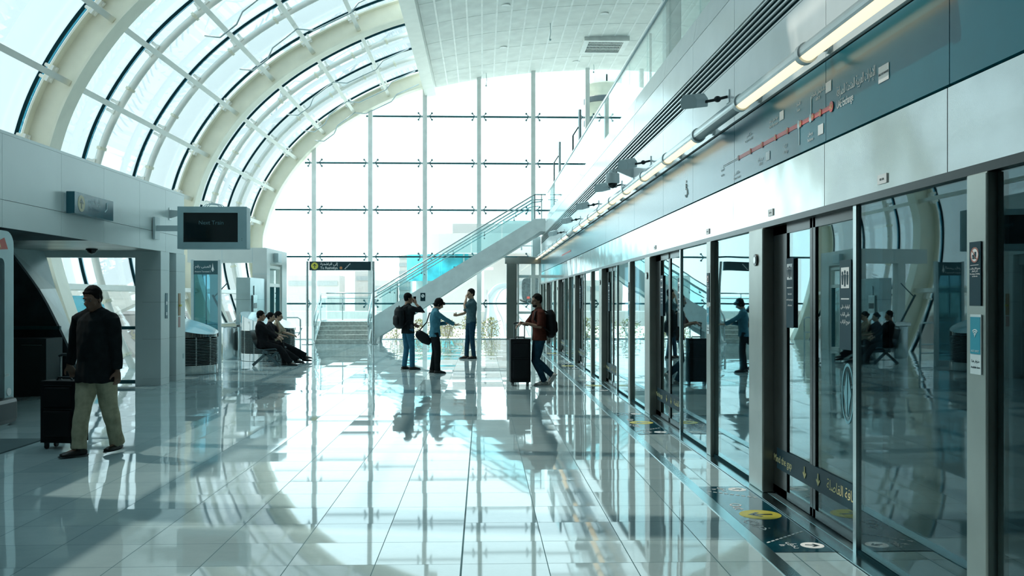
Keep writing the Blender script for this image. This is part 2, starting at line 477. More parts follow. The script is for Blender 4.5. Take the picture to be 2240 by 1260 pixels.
# intermediate arched tubes with collars
tl = ['second-left', '']
names = [['first arched white tube to the right of the widest cream rib', 'second arched white tube to the right of the widest cream rib'],
         ['first arched white tube beyond the middle cream rib', 'second arched white tube beyond the middle cream rib']]
names = [['arched white tube nearest the top left corner', 'arched white tube just left of the widest cream rib']] + names
for b_ in range(3):
    for j in (1, 2):
        ty = RIB_Y[b_] + (RIB_Y[b_ + 1] - RIB_Y[b_]) * j / 3 + .02
        pts = [(VP[i][0] + VN[i][0] * .48, ty, VP[i][1] + VN[i][1] * .48) for i in range(0, len(VP), 2)]
        th = thing('arched_tube', names[b_][j - 1], 'arched tube', (pts[0][0], ty, 0), group='arched tubes of the vault')
        obj('tube', MB().tube(pts, .085, 12), white_steel, th, smooth=True)
        L = 0; last = Vector(pts[0]); nxt = .5
        for i in range(1, len(pts)):
            p = Vector(pts[i]); L += (p - last).length
            if L >= nxt:
                d = (p - last).normalized()
                n3 = Vector((VN[min(2 * i, len(VN) - 1)][0], 0, VN[min(2 * i, len(VN) - 1)][1]))
                c_ = MB().tube([p - d * .035, p + d * .035], .115, 14)
                for sy in (-1, 1): c_.bar(p + Vector((0, sy * .09, 0)) - n3 * .0, p + Vector((0, sy * .17, 0)), .07, .05)
                obj('collar', c_, cream, th)
                nxt += 1.25
            last = p
# thin sprinkler pipe runs zig-zagging across the purlins
pipe_m = mat('galvanised_pipe', (.55, .62, .64), .3, .8)
for b_, yo, lab in ((1, 22.3, 'thin pipe run stepping over the purlins, nearer one'), (1, 25.5, 'thin pipe run stepping over the purlins, middle one'), (2, 31.7, 'thin pipe run in the far bay, nearer one'), (2, 34.8, 'thin pipe run in the far bay, farther one'), (2, 36.9, 'thin pipe run beside the last cream rib')):
    pts = []
    for k, r in enumerate((.95, 1.0, 1.12, 1.2, 1.46, 1.6, 2.18, 2.4, 3.4, 4.2)):
        q = at_ratio(r, (.1, -.12, -.16, .05)[k % 4])
        if q: pts.append((q[0][0], yo + (k % 2) * .12, q[0][1]))
    tag(obj('sprinkler_pipe', MB().tube(pts, .022, 8), pipe_m, smooth=True), lab, 'pipe', 'thin pipes under the vault')

# edge beam and flat-panelled part of the ceiling
bx, bz = -2.2, 10.02
o = MB().prism([(-2.28, 9.2, 9.72), (-1.86, 9.2, 9.80), (-1.86, 9.2, 10.4), (-2.28, 9.2, 10.4)], (0, Y_END + .05 - 9.2, 0))
tag(obj('trim_1', o, white_steel), kind='structure')
CP, CN = cut(lambda x, z: x > -1.95)
ce = thing('ceiling', None, None, (2, 20, 10.6), kind='structure')
obj('ceiling_panel', profile_strip(MB(), 0, len(CP) - 1, 9.2, Y_END + .1, 0, .12, CP, CN), ceil_m, ce)
jm = MB(); L = 0
for i in range(1, len(CP)):
    l = math.hypot(CP[i][0] - CP[i - 1][0], CP[i][1] - CP[i - 1][1])
    while True:
        t = (0.47 * (int(L / .47) + 1) - L) / l
        if t > 1: break
        x = CP[i - 1][0] + (CP[i][0] - CP[i - 1][0]) * t; z = CP[i - 1][1] + (CP[i][1] - CP[i - 1][1]) * t
        jm.box(x - .028, x + .028, 9.3, Y_END + .05, z - .012, z + .004)
        L += l * t + 1e-6; CPi = None
        l = l * (1 - t)
        if l < 1e-5: break
        CP[i - 1] = (x, z)
    L += l
obj('panel_joint', jm, ceil_joint, ce)
jm = MB(); y = 10.4
CQ, CQN = cut(lambda x, z: x > -1.95)
while y < Y_END:
    seg_box(jm, 0, len(CQ) - 1, y - .012, y + .012, -.006, .003, CQ, CQN); y += 2.1
obj('cross_joint', jm, ceil_joint, ce)

def ceil_z(x):
    for (a, b) in zip(CQ, CQ[1:]):
        if a[0] <= x <= b[0]: return a[1] + (b[1] - a[1]) * (x - a[0]) / (b[0] - a[0])
    return 10.5
# ceiling vent
vz = ceil_z(4.4)
vt = thing('air_vent', 'white framed square grille in the curved panel ceiling', 'vent', (4.35, 33.6, vz - .05))
o = MB()
for (x0, x1, y0, y1) in ((3.6, 5.2, 32.9, 33.1), (3.6, 5.2, 34.5, 34.7), (3.6, 3.78, 33.1, 34.5), (5.02, 5.2, 33.1, 34.5)): o.box(x0, x1, y0, y1, vz - .16, vz + .05)
obj('frame', o, ceil_joint, vt)
obj('duct_mouth', MB().box(3.78, 5.02, 33.1, 34.5, vz - .05, vz), groove, vt)
o = MB()
for i in range(24): o.box(3.79 + i * .0515, 3.803 + i * .0515, 33.1, 34.5, vz - .12, vz - .10)
for i in range(3): o.box(3.78, 5.02, 33.44 + i * .34, 33.48 + i * .34, vz - .125, vz - .10)
obj('grille', o, ceil_joint, vt)
# downlights
k = 0
for (x, y, lab) in ((.72, 28.6, 'round recessed downlight nearest the camera in the ceiling'), (.75, 33.4, 'round recessed downlight left of the vent in the ceiling, farther one'), (3.95, 30.2, 'round recessed downlight in front of the ceiling vent'), (3.65, 36.3, 'round recessed downlight beyond the ceiling vent')):
    z = ceil_z(x)
    t = thing('downlight', lab, 'ceiling light', (x, y, z), group='downlights in the panel ceiling')
    obj('ring', MB().lathe([(.09, 0), (.14, 0), (.14, -.03), (.09, -.02)], (x, y, z), 20), ceil_joint, t)
    obj('lens', MB().disc((x, y, z - .015), .09, (0, 0, -1), .004, 16), grey_box, t)
for (x, y, l, lab) in ((.15, 36.9, .5, 'thin hanging rod with a small ball at the end window'), (4.4, 36.9, .3, 'short hanging rod near the round tower'), (2.25, 31.0, .55, 'loose cable dangling from a hole in the ceiling')):
    z = ceil_z(x)
    o = MB().tube([(x, y, z + .02), (x + .02, y, z - l * .5), (x - .02 * (l > .52), y, z - l)], .014, 6).ell((x, y, z - l), (.04, .04, .04), None, 10, 6)
    tag(obj('hanging_rod' if l < .52 else 'dangling_cable', o, grey_box), lab, 'hanging rod' if l < .52 else 'cable')

# ------------------------------------------------------------------ end wall: window_1
MX = [-6.69, -4.46, -2.29, -.13, 2.04, 4.22, 6.4]
RZ = [8.95, 7.07, 5.19, 3.31, 1.43]
def arch_z(x):
    for (a, b) in zip(PROF, PROF[1:]):
        if a[0] <= x <= b[0] and a[1] > 3.4: return a[1] + (b[1] - a[1]) * (x - a[0]) / (b[0] - a[0])
    return 3.4
w1 = thing('window_1', None, None, (-2, Y_END, 0), kind='structure')
xs = [-8.75] + MX + [8.6]; zs = [0.02] + RZ[::-1] + [11]
yy = Y_END + .02
for x0, x1 in zip(xs, xs[1:]):
    for z0, z1 in zip(zs, zs[1:]):
        # clip the pane against the arch
        n = 12; top = []
        for i in range(n + 1):
            x = x0 + .012 + (x1 - x0 - .024) * i / n
            zt = min(z1 - .012, arch_z(x) + .1) if x > -8.6 else z0
            top.append((x, max(z0 + .012, zt)))
        if max(t[1] for t in top) < z0 + .1: continue
        o = MB().prism([(x0 + .012, yy, z0 + .012), (x1 - .012, yy, z0 + .012)] + [(x, yy, z) for x, z in top[::-1]], (0, .02, 0))
        bmesh.ops.remove_doubles(o.bm, verts=o.bm.verts, dist=1e-4)
        obj('glass_pane', o, end_glass, w1)
mull_m = mat('pale_mullion_paint', (.86, .88, .86), .35)
for x in MX:
    zt = arch_z(x) + .1
    obj('mullion', MB().box(x - .085, x + .085, Y_END - .28, Y_END - .08, 0, zt), mull_m, w1)
dk = mat('dark_glass_joint', (.01, .10, .12), .4)
for z in RZ:
    xl = next(x / 50 for x in range(-440, 0) if arch_z(x / 50) > z + .05) if z > 4 else -8.7
    obj('transom_joint', MB().box(xl, 7.5 if z > 4.4 else 2.3, yy - .03, yy + .04, z - .034, z + .034), dk, w1)
for x in MX[:6]:
    for z in RZ:
        if z > arch_z(x) - .2: continue
        o = MB()
        for sx in (-1, 1):
            for sz in (-1, 1):
                o.tube([(x + sx * .09, Y_END - .12, z), (x + sx * .19, Y_END - .04, z + sz * .03), (x + sx * .27, Y_END + .0, z + sz * .13)], .020, 6)
                o.tube([(x + sx * .27, Y_END - .03, z + sz * .13), (x + sx * .27, Y_END + .05, z + sz * .13)], .042, 8)
        obj('spider_fitting', o, mat('grey_steel_casting', (.16, .24, .26), .4, .5), w1)
obj('sill', MB().box(-8.6, 1.0, Y_END - .05, Y_END + .1, 0, .03), steel_rail, w1)

# ------------------------------------------------------------------ left clad wall with its recess
wl = thing('wall_left', None, None, (-6, 10, 0), kind='structure')
seams = [-5, 2, 4.5, 6.6, 8.6, 10.5, 11.9, 13.55, 15.05, 16.6, 17.95, 19.05]
zz = [2.5, 2.85, 3.68]
for a, b in zip(seams, seams[1:]):
    for z0, z1 in zip(zz, zz[1:]):
        obj('cladding_panel', MB().box(-6.2, -6.0, a + .003, b - .003, z0 + .003, z1 - .003), panel_grey, wl)
obj('panel_backing', MB().box(-6.35, -6.02, -5, 19.04, 2.505, 3.675), groove, wl)
obj('coping', MB().box(-6.4, -6.0, -5, 19.05, 3.68, 3.72), panel_grey, wl)
obj('soffit', MB().box(-8.7, -6.02, 14.5, 17.62, 2.50, 2.6), soffit_m, wl)
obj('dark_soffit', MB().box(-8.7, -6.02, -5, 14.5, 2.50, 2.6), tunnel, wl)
# columns
def panel_col(x0, x1, y0, y1, z0, z1, nm='column'):
    c = thing(nm, None, None, (x0, y0, 0)); c.parent = wl; c.location = Vector((x0, y0, 0)) - wl.location
    return c
for (x0, x1, y0, y1) in ((-6.33, -5.98, 17.62, 18.1), (-6.35, -5.98, 18.5, 19.05)):
    prev = 0
    core = obj('column', MB().box(x0 + .01, x1 - .01, y0 + .01, y1 - .01, 0, 2.5), groove, wl)
    for z in (.12, .86, 1.55, 2.15, 2.5):
        obj('cladding_panel', MB().box(x0, x1, y0, y1, prev + .0015, z - .0015), panel_grey, core); prev = z
obj('recess_frame', MB().box(-6.25, -6.1, 18.1, 18.5, 2.3, 2.5).box(-6.25, -6.15, 18.1, 18.14, 0, 2.3).box(-6.25, -6.15, 18.46, 18.5, 0, 2.3).box(-6.25, -6.15, 18.1, 18.5, .95, 1.02).box(-6.25, -6.15, 18.1, 18.5, 0, .08), panel_grey, wl)
obj('recess_glass', MB().box(-6.22, -6.2, 18.14, 18.46, .08, 2.3), mat('dusky_glass', (.05, .09, .10), .1), wl)
# portal facing the hall inside the recess
pf = MB().box(-8.7, -6.33, 17.62, 17.8, 2.38, 2.5)
pf.box(-6.45, -6.33, 17.62, 17.8, 0, 2.38)
obj('portal_frame', pf, panel_grey, wl)
FE = [(-7.15, 0), (-7.4, .6), (-7.69, 1.2), (-7.92, 1.8), (-8.12, 2.5)]
NE = [(-6.98, 0), (-7.12, .55), (-7.38, 1.14), (-7.72, 1.78), (-8.25, 2.5)]
pm2 = MB()
for (a, b, c_, d) in zip(FE, FE[1:], NE, NE[1:]):
    v_ = [pm2.bm.verts.new(p) for p in ((a[0], 17.65, a[1]), (b[0], 17.65, b[1]), (d[0], 16.6, d[1]), (c_[0], 16.6, c_[1]))]
    u_ = [pm2.bm.verts.new(p) for p in ((a[0] - .3, 17.65, a[1]), (b[0] - .3, 17.65, b[1]), (d[0] - .3, 16.6, d[1]), (c_[0] - .3, 16.6, c_[1]))]
    pm2.bm.faces.new(v_); pm2.bm.faces.new(u_[::-1])
    for i in range(4): pm2.bm.faces.new((v_[i], v_[(i + 1) % 4], u_[(i + 1) % 4], u_[i]))
obj('curved_lining', pm2, mat('blue_grey_lining', (.42, .54, .56), .35), wl)
NS = catmull([NE[0]] + NE[1:], 5)
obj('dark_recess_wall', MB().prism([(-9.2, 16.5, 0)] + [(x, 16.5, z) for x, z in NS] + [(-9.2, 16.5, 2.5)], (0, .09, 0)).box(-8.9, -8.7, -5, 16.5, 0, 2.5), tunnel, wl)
obj('low_barrier', MB().box(-7.2, -6.34, 17.66, 17.7, .03, .1).box(-8.2, -6.34, 17.66, 17.72, 1.04, 1.1), dk, wl)
obj('upper_barrier', MB().box(-9.0, -7.3, 16.42, 16.48, 1.08, 1.14), dk, wl)

# ------------------------------------------------------------------ right wall above the screen doors
XP = 2.35
wr = thing('wall_right', None, None, (XP, 18, 2.2), kind='structure')
S = [-5, .8, 3.0, 4.6, 6.28, 8.59, 10.29, 12.0, 14.3, 15.95, 17.6, 20.0, 21.6, 23.3, 25.6, 27.2, 28.9, 31.2, 32.9, 34.6, 37.4]
for a, b in zip(S, S[1:]):
    obj('header_panel', MB().box(XP - .03, XP + .25, a + .004, b - .004, 2.235, 2.655), steel, wr)
    bb = obj('band_panel', MB().box(XP - .02, XP + .25, a + .004, b - .004, 2.675, 3.215), teal_panel, wr)
    obj('upper_panel', MB().box(XP - .02, XP + .25, a + .004, b - .004, 3.245, 3.775), panel_white, wr)
    obj('fascia_panel', MB().box(XP - .02, XP + .25, a + .004, b - .004, 4.08, 4.42), panel_white, wr)
    # leaning parapet
    obj('parapet_panel', MB().prism([(XP - .02, a + .004, 4.428), (XP + .03, a + .004, 4.72), (XP + .2, a + .004, 4.72), (XP + .2, a + .004, 4.428)], (0, b - a - .008, 0)), panel_white, wr)
obj('backing', MB().box(XP + .01, XP + .3, -5, 37.4, 2.2, 4.6), groove, wr)
o = MB()
for i in range(6): o.box(XP - .02, XP - .005, -5, 37.4, 3.782 + i * .053, 3.782 + i * .053 + .015)
obj('louvre', o, panel_white, wr)
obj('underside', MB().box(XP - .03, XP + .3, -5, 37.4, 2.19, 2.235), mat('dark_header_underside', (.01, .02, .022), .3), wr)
# upper deck and far upper wall
tag(obj('floor_upper', MB().box(XP + .31, 8.8, -5, 37.5, 4.1, 4.55), panel_grey), kind='structure')
tag(obj('wall_upper', MB().box(8.6, 8.8, -5, 37.5, 4.55, 10.9), mat('grey_upper_wall', (.32, .38, .38), .35)), kind='structure')
tag(obj('trim_4', MB().box(.97, 1.38, 37.25, 37.65, 0, 3.02), mat('brown_grey_pier', (.13, .14, .125), .35)), kind='structure')
# balustrade of the upper level: one glass guard with a steel rail
bl = thing('upper_balustrade', 'long frameless glass guard with steel handrail along the upper level', 'balustrade', (XP + .1, 15, 4.72))
y = 2.0
while y < 34.5:
    y1 = min(y + 1.68, 34.6)
    obj('glass_panel', MB().box(XP + .08, XP + .1, y + .01, y1 - .01, 4.6, 5.52), pale_glass, bl); y = y1
obj('handrail', MB().tube([(XP + .09, 2, 5.56), (XP + .09, 34.65, 5.56)], .03, 12), steel_rail, bl, smooth=True)
o = MB()
y = 3.68
while y < 34: o.box(XP + .12, XP + .15, y - .02, y + .02, 4.6, 5.53); y += 1.68 * 3
obj('stanchion', o, steel_rail, bl)
# pier at the top right
tag(obj('upper_column', MB().box(3.0, 3.25, 15.2, 15.5, 4.55, 10.75), grey_box), 'slim grey column rising from the upper level behind the glass guard', 'column')

# track tunnel behind the screen doors
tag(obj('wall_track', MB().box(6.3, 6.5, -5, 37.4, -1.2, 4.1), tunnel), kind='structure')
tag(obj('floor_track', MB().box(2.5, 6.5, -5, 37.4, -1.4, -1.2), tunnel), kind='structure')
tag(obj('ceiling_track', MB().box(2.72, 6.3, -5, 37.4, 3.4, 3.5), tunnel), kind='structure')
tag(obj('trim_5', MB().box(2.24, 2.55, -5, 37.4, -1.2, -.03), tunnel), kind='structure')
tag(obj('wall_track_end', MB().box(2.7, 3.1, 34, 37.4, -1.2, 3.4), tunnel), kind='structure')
# flush steel strips in the floor
tag(obj('trim_2', MB().box(1.75, 1.84, -5, 37.3, 0, .006), mat('floor_strip_steel', (.42, .62, .66), .22, 1.0)), kind='structure')
tag(obj('trim_3', MB().box(2.24, 2.34, -5, 37.3, 0, .012), mat('floor_strip_steel', (1, 1, 1))), kind='structure')
# ================================================================== platform screen doors
ordn = ['nearest', 'second', 'third', 'fourth', 'fifth', 'farthest full']
black_frame = mat('black_door_frame', (0.012, 0.016, 0.016), .25)
edge_steel = mat('bright_edge_steel', (.62, .68, .68), .25, 1.0)
MX_ = (-1, 0, 0); ND = (0, -1, 0); UZ = (0, 0, 1)
sticker_navy = mat('navy_sticker', (0.006, 0.045, 0.065), .45, spec=.2)
sticker_cyan = mat('cyan_sticker', (0.01, 0.30, 0.42), .4)
sticker_pale = mat('pale_sticker', (0.62, 0.78, 0.82), .5)
def xplate(x, y0, y1, z0, z1, t=.004): return MB().box(x - t, x, y0, y1, z0, z1)
def prohib_sign(parent, x, yc, w_, z0, z1):
    s = obj('notice_sticker', xplate(x, yc - w_ / 2, yc + w_ / 2, z0, z1), sticker_navy, parent)
    zc = z1 - w_ * .62; r = w_ * .36
    obj('white_disc', MB().disc((x - .004, yc, zc), r, MX_, .002), text_white, s)
    rg = MB()
    for i in range(28):
        a0, a1 = 2 * PI * i / 28, 2 * PI * (i + 1) / 28
        rg.prism([(x - .007, yc + math.cos(a) * q, zc + math.sin(a) * q) for a, q in ((a0, r), (a1, r), (a1, r * .84), (a0, r * .84))], (.002, 0, 0))
    rg.bar((x - .006, yc + r * .62, zc + r * .62), (x - .006, yc - r * .62, zc - r * .62), .003, r * .14, up=(1, 0, 0))
    obj('red_ring', rg, mat('dull_red_ring', (.45, .16, .12), .5), s)
    cup = MB().prism([(x - .008, yc - r * .05, zc + r * .4), (x - .008, yc - r * .42, zc + r * .4), (x - .008, yc - r * .36, zc - r * .5), (x - .008, yc - r * .1, zc - r * .5)], (.002, 0, 0))
    for k in range(3): cup.box(x - .008, x - .006, yc + r * .05, yc + r * .5, zc - r * (.5 - k * .2), zc - r * (.36 - k * .2))
    obj('food_and_cup', cup, sticker_navy, s)
    obj('rule', xplate(x - .005, yc - w_ * .36, yc + w_ * .36, zc - r * 1.35, zc - r * 1.29, .002), text_white, s)
    text(arabic('ممنوع الأكل والشرب'), w_ * .115, text_white, s, (x - .004, yc, zc - r * 1.85), ND, UZ, align='CENTER')
    text(arabic('داخل القطار'), w_ * .115, text_white, s, (x - .004, yc, zc - r * 2.2), ND, UZ, align='CENTER')
    text('No eating or drinking', w_ * .10, text_white, s, (x - .004, yc, zc - r * 2.55), ND, UZ, align='CENTER')
    text('on the train', w_ * .10, text_white, s, (x - .004, yc, zc - r * 2.85), ND, UZ, align='CENTER')
    return s
def wifi_sign(parent, x, yc, w_, z0, z1):
    s = obj('wireless_sticker', xplate(x, yc - w_ / 2, yc + w_ / 2, z0, z1), sticker_pale, parent)
    h = z1 - z0; zs = z1 - h * .66
    obj('cyan_field', xplate(x - .004, yc - w_ * .46, yc + w_ * .46, zs, z1 - .012, .002), sticker_cyan, s)
    a_ = MB(); zc = z1 - h * .36
    for r in (.14, .24, .34):
        for i in range(10):
            t0, t1 = [PI / 2 + (q - 5) / 5 * .8 for q in (i, i + 1)]
            a_.prism([(x - .008, yc + math.cos(t) * q * w_, zc + math.sin(t) * q * w_) for t, q in ((t0, r), (t1, r), (t1, r - .055), (t0, r - .055))], (.002, 0, 0))
    a_.prism([(x - .008, yc - .05 * w_, zc + .06 * w_), (x - .008, yc + .05 * w_, zc + .06 * w_), (x - .008, yc, zc - .08 * w_)], (.002, 0, 0))
    obj('wireless_arcs', a_, sticker_pale, s)
    text('HOT-SPOT', w_ * .15, sticker_pale, s, (x - .006, yc, zs + h * .03), ND, UZ, align='CENTER')
    text(arabic('متوفر هنا'), w_ * .2, sticker_navy, s, (x - .004, yc, zs - h * .14), ND, UZ, align='CENTER')
    text('Available here', w_ * .15, sticker_navy, s, (x - .004, yc, zs - h * .24), ND, UZ, align='CENTER')
def queue_sticker(parent, x, yc, w_, z0, z1, lines):
    s = obj('queue_sticker', xplate(x, yc - w_ / 2, yc + w_ / 2, z0, z1), sticker_navy, parent)
    zc = z1 - w_ * .62
    m_ = MB().box(x - .006, x - .004, yc - w_ * .36, yc + w_ * .36, zc - w_ * .36, zc + w_ * .36)
    obj('white_field', m_, text_white, s)
    f = MB()
    for dy, sc in ((0, 1.0), (-.22, .8), (.22, .8)):
        f.disc((x - .006, yc + dy * w_, zc + .2 * w_ * sc), .055 * w_ * 1.2, MX_, .002, 12)
        f.prism([(x - .008, yc + (dy - .09) * w_, zc + .12 * w_ * sc), (x - .008, yc + (dy + .09) * w_, zc + .12 * w_ * sc), (x - .008, yc + (dy + .05) * w_, zc - .3 * w_ * sc), (x - .008, yc + (dy - .05) * w_, zc - .3 * w_ * sc)], (.002, 0, 0))
    obj('figures', f, sticker_navy, s)
    obj('rule', xplate(x - .004, yc - w_ * .36, yc + w_ * .36, zc - w_ * .75, zc - w_ * .71, .002), text_white, s)
    for k, l in enumerate(lines):
        text(l, w_ * (.12 if l.isascii() else .17), text_white, s, (x - .004, yc, zc - w_ * (1.05 + .26 * k)), ND, UZ, align='CENTER')
def button(parent, x, y, z):
    b = obj('round_button', MB().disc((x, y, z), .05, MX_, .012, 24), black_frame, parent)
    obj('button_ring', MB().disc((x - .012, y, z), .03, MX_, .004, 20), edge_steel, b)
XD = XP + .04
for k in range(6):
    P = 8.02 + 5.19 * k
    lab = '%s set of glass platform screen doors counting from the camera, between satin steel posts' % ordn[k]
    t = thing('screen_door_set', lab, 'screen doors', (XP, P, 0), group='platform screen doors')
    post = obj('post', MB().box(XP - .05, XP + .06, P - .40, P, .012, 2.19), steel_post, t, bevel=.012)
    button(post, XP - .05, P - .22, 1.93)
    # leaf far: black edge frame + glass; leaf near: glass to the sliding edge
    cy = P - 1.32
    f1 = obj('sliding_leaf', MB().box(XD, XD + .04, P - .74, P - .40, .03, 2.19).box(XD, XD + .04, cy + .01, cy + .06, .03, 2.19).box(XD, XD + .04, cy, P - .4, .03, .09).box(XD, XD + .04, cy, P - .4, 2.12, 2.19), black_frame, t)
    obj('leaf_glass', MB().box(XD + .012, XD + .024, cy + .05, P - .72, .08, 2.13), psd_glass, f1)
    f2 = obj('sliding_leaf', MB().box(XD, XD + .04, cy - .05, cy, .03, 2.19).box(XD, XD + .04, P - 2.5, P - 2.2, .03, 2.19).box(XD, XD + .04, P - 2.5, cy, .03, .09).box(XD, XD + .04, P - 2.5, cy, 2.12, 2.19), black_frame, t)
    obj('leaf_glass', MB().box(XD + .012, XD + .024, P - 2.22, cy - .04, .08, 2.13), psd_glass, f2)
    # gap warning band with arrows
    bnd = obj('warning_band', MB().box(XD - .002, XD + .010, P - 2.19, P - .50, .235, .40), sticker_navy, t)
    text('Mind the gap', .085, text_yellow, bnd, (XD - .002, P - .42, .285), ND, UZ, sx=1.0)
    text(arabic('المسافة الفاصلة'), .10, text_yellow, bnd, (XD - .002, P - 1.60, .29), ND, UZ)
    aw = MB()
    for ya in (cy + .16, cy - .12):
        arrow(aw, (XD - .004, ya, .318), (0, -1, 0), (0, 0, -1), .058, -.003)
    obj('arrows', aw, text_yellow, bnd)
    # stickers
    if k < 4:
        queue_sticker(f1, XD - .002, P - .74 - .09, .17, 1.38, 1.98 - .06, ['Stand aside', 'and let passengers', 'off the train'])
        queue_sticker(f2, XD - .002, cy - .62, .19, 1.27, 1.86, [arabic('الوقوف على'), arabic('جانبي الباب'), arabic('خروج الركاب')])
    ov = MB()
    for i in range(36):
        a0, a1 = 2 * PI * i / 36, 2 * PI * (i + 1) / 36
        ov.prism([(XD + .009, cy - .62 + math.cos(a) * q * .10, .98 + math.sin(a) * q * .20) for a, q in ((a0, 1), (a1, 1), (a1, .9), (a0, .9))], (.002, 0, 0))
    for sg in (-1, 1):
        ov.prism([(XD + .009, cy - .62 + sg * .008, .98 + .15), (XD + .009, cy - .62 + sg * .008, .98 - .15), (XD + .009, cy - .62 + sg * .06, .98)], (.002, 0, 0))
    obj('double_arrow_mark', ov, mat('frosted_blue_mark', (.15, .40, .48), .4), f2)
    # fixed panes and mullion
    obj('edge_stile', MB().box(XP - .015, XP + .03, P - 2.24, P - 2.19, .012, 2.19), edge_steel, t)
    obj('fixed_pane', MB().box(XP + .002, XP + .014, P - 3.60, P - 2.24, .02, 2.19), psd_glass, t)
    mu = obj('mullion', MB().box(XP - .04, XP + .05, P - 3.80, P - 3.62, .012, 2.19), steel_post if k else mat('satin_mullion', (.52, .54, .50), .3, 1.0), t, bevel=.008)
    obj('fixed_pane', MB().box(XP + .002, XP + .014, P - 5.18, P - 3.82, .02, 2.19), psd_glass, t)
    obj('base_channel', MB().box(XP - .01, XP + .03, P - 5.18, P - 2.24, .012, .035), groove, t)
    prohib_sign(mu, XP - .042, P - 3.71, .10, 1.57, 1.87)
    wifi_sign(mu, XP - .042, P - 3.715, .095, 1.25, 1.53)
    obj('threshold_plate', MB().box(XP - .01, XP + .30, P - 2.24, P - .40, -.02, .014), mat('worn_threshold', (.28, .42, .45), .35, .8), t)
# tail panes up to the end door
t = thing('fixed_screen', 'run of fixed glass screens between the last screen doors and the end door', 'glass screen', (XP, 34, 0))
for a, b in ((33.98, 35.35), (35.55, 36.9)): obj('fixed_pane', MB().box(XP + .002, XP + .014, a + .02, b - .02, .02, 2.19), psd_glass, t)
obj('mullion', MB().box(XP - .04, XP + .05, 35.36, 35.54, .012, 2.19), steel_post, t)
obj('mullion', MB().box(XP - .04, XP + .05, 36.92, 37.2, .012, 2.19), steel_post, t)

# floor markings in front of the doors
for k in range(5):
    c = 8.02 + 5.19 * k - 1.14
    z = .004
    t = tag(obj('floor_marking', MB().box(1.845, 2.235, c - 1.02, c + 1.05, .0, .004), mat('navy_floor_vinyl', (.004, .06, .085), .12)),
            '%s navy floor marking with yellow exit disc, set before the %s screen doors' % (('nearest', 'second', 'third', 'fourth', 'fifth')[k], ('nearest', 'second', 'third', 'fourth', 'fifth')[k]), 'floor marking', 'navy boarding markings on the floor')
    obj('yellow_disc', MB().disc((2.06, c, z), .152, UZ, .001), sign_yellow, t)
    obj('exit_arrow', arrow(MB(), (2.06, c, z + .001), (0, 1, 0), (-1, 0, 0), .12, .001), navy, t)
    text('Out', .13, text_white, t, (1.92, c + .38, z), ND, (1, 0, 0), depth=.001)
    text(arabic('خروج'), .14, text_white, t, (1.93, c - .18, z), ND, (1, 0, 0), depth=.001)
    for sg, dx in ((1, .92), (-1, -.87)):
        obj('white_disc', MB().disc((2.14, c + dx, z), .075, UZ, .001, 24), text_white, t)
        obj('entry_arrow', arrow(MB(), (2.14, c + dx, z + .001), (.3 * sg, -1, 0), (1, .3 * sg, 0), .06, .001), navy, t)
        text(arabic('دخول'), .07, text_white, t, (2.0, c + dx + .08, z), ND, (1, 0, 0), depth=.001)
        text('In', .06, text_white, t, (1.93, c + dx + .03, z), ND, (1, 0, 0), depth=.001)
    ds = MB()
    for (x0, y0, x1, y1) in ((1.87, c + .85, 2.22, c + .58), (1.865, c - .80, 2.21, c - .50)):
        a = Vector((x0, y0, z + .001)); b = Vector((x1, y1, z + .001))
        for i in range(9): ds.bar(a.lerp(b, (i + .1) / 9), a.lerp(b, (i + .72) / 9), .014, .002)
    obj('dashed_lines', ds, text_white, t)

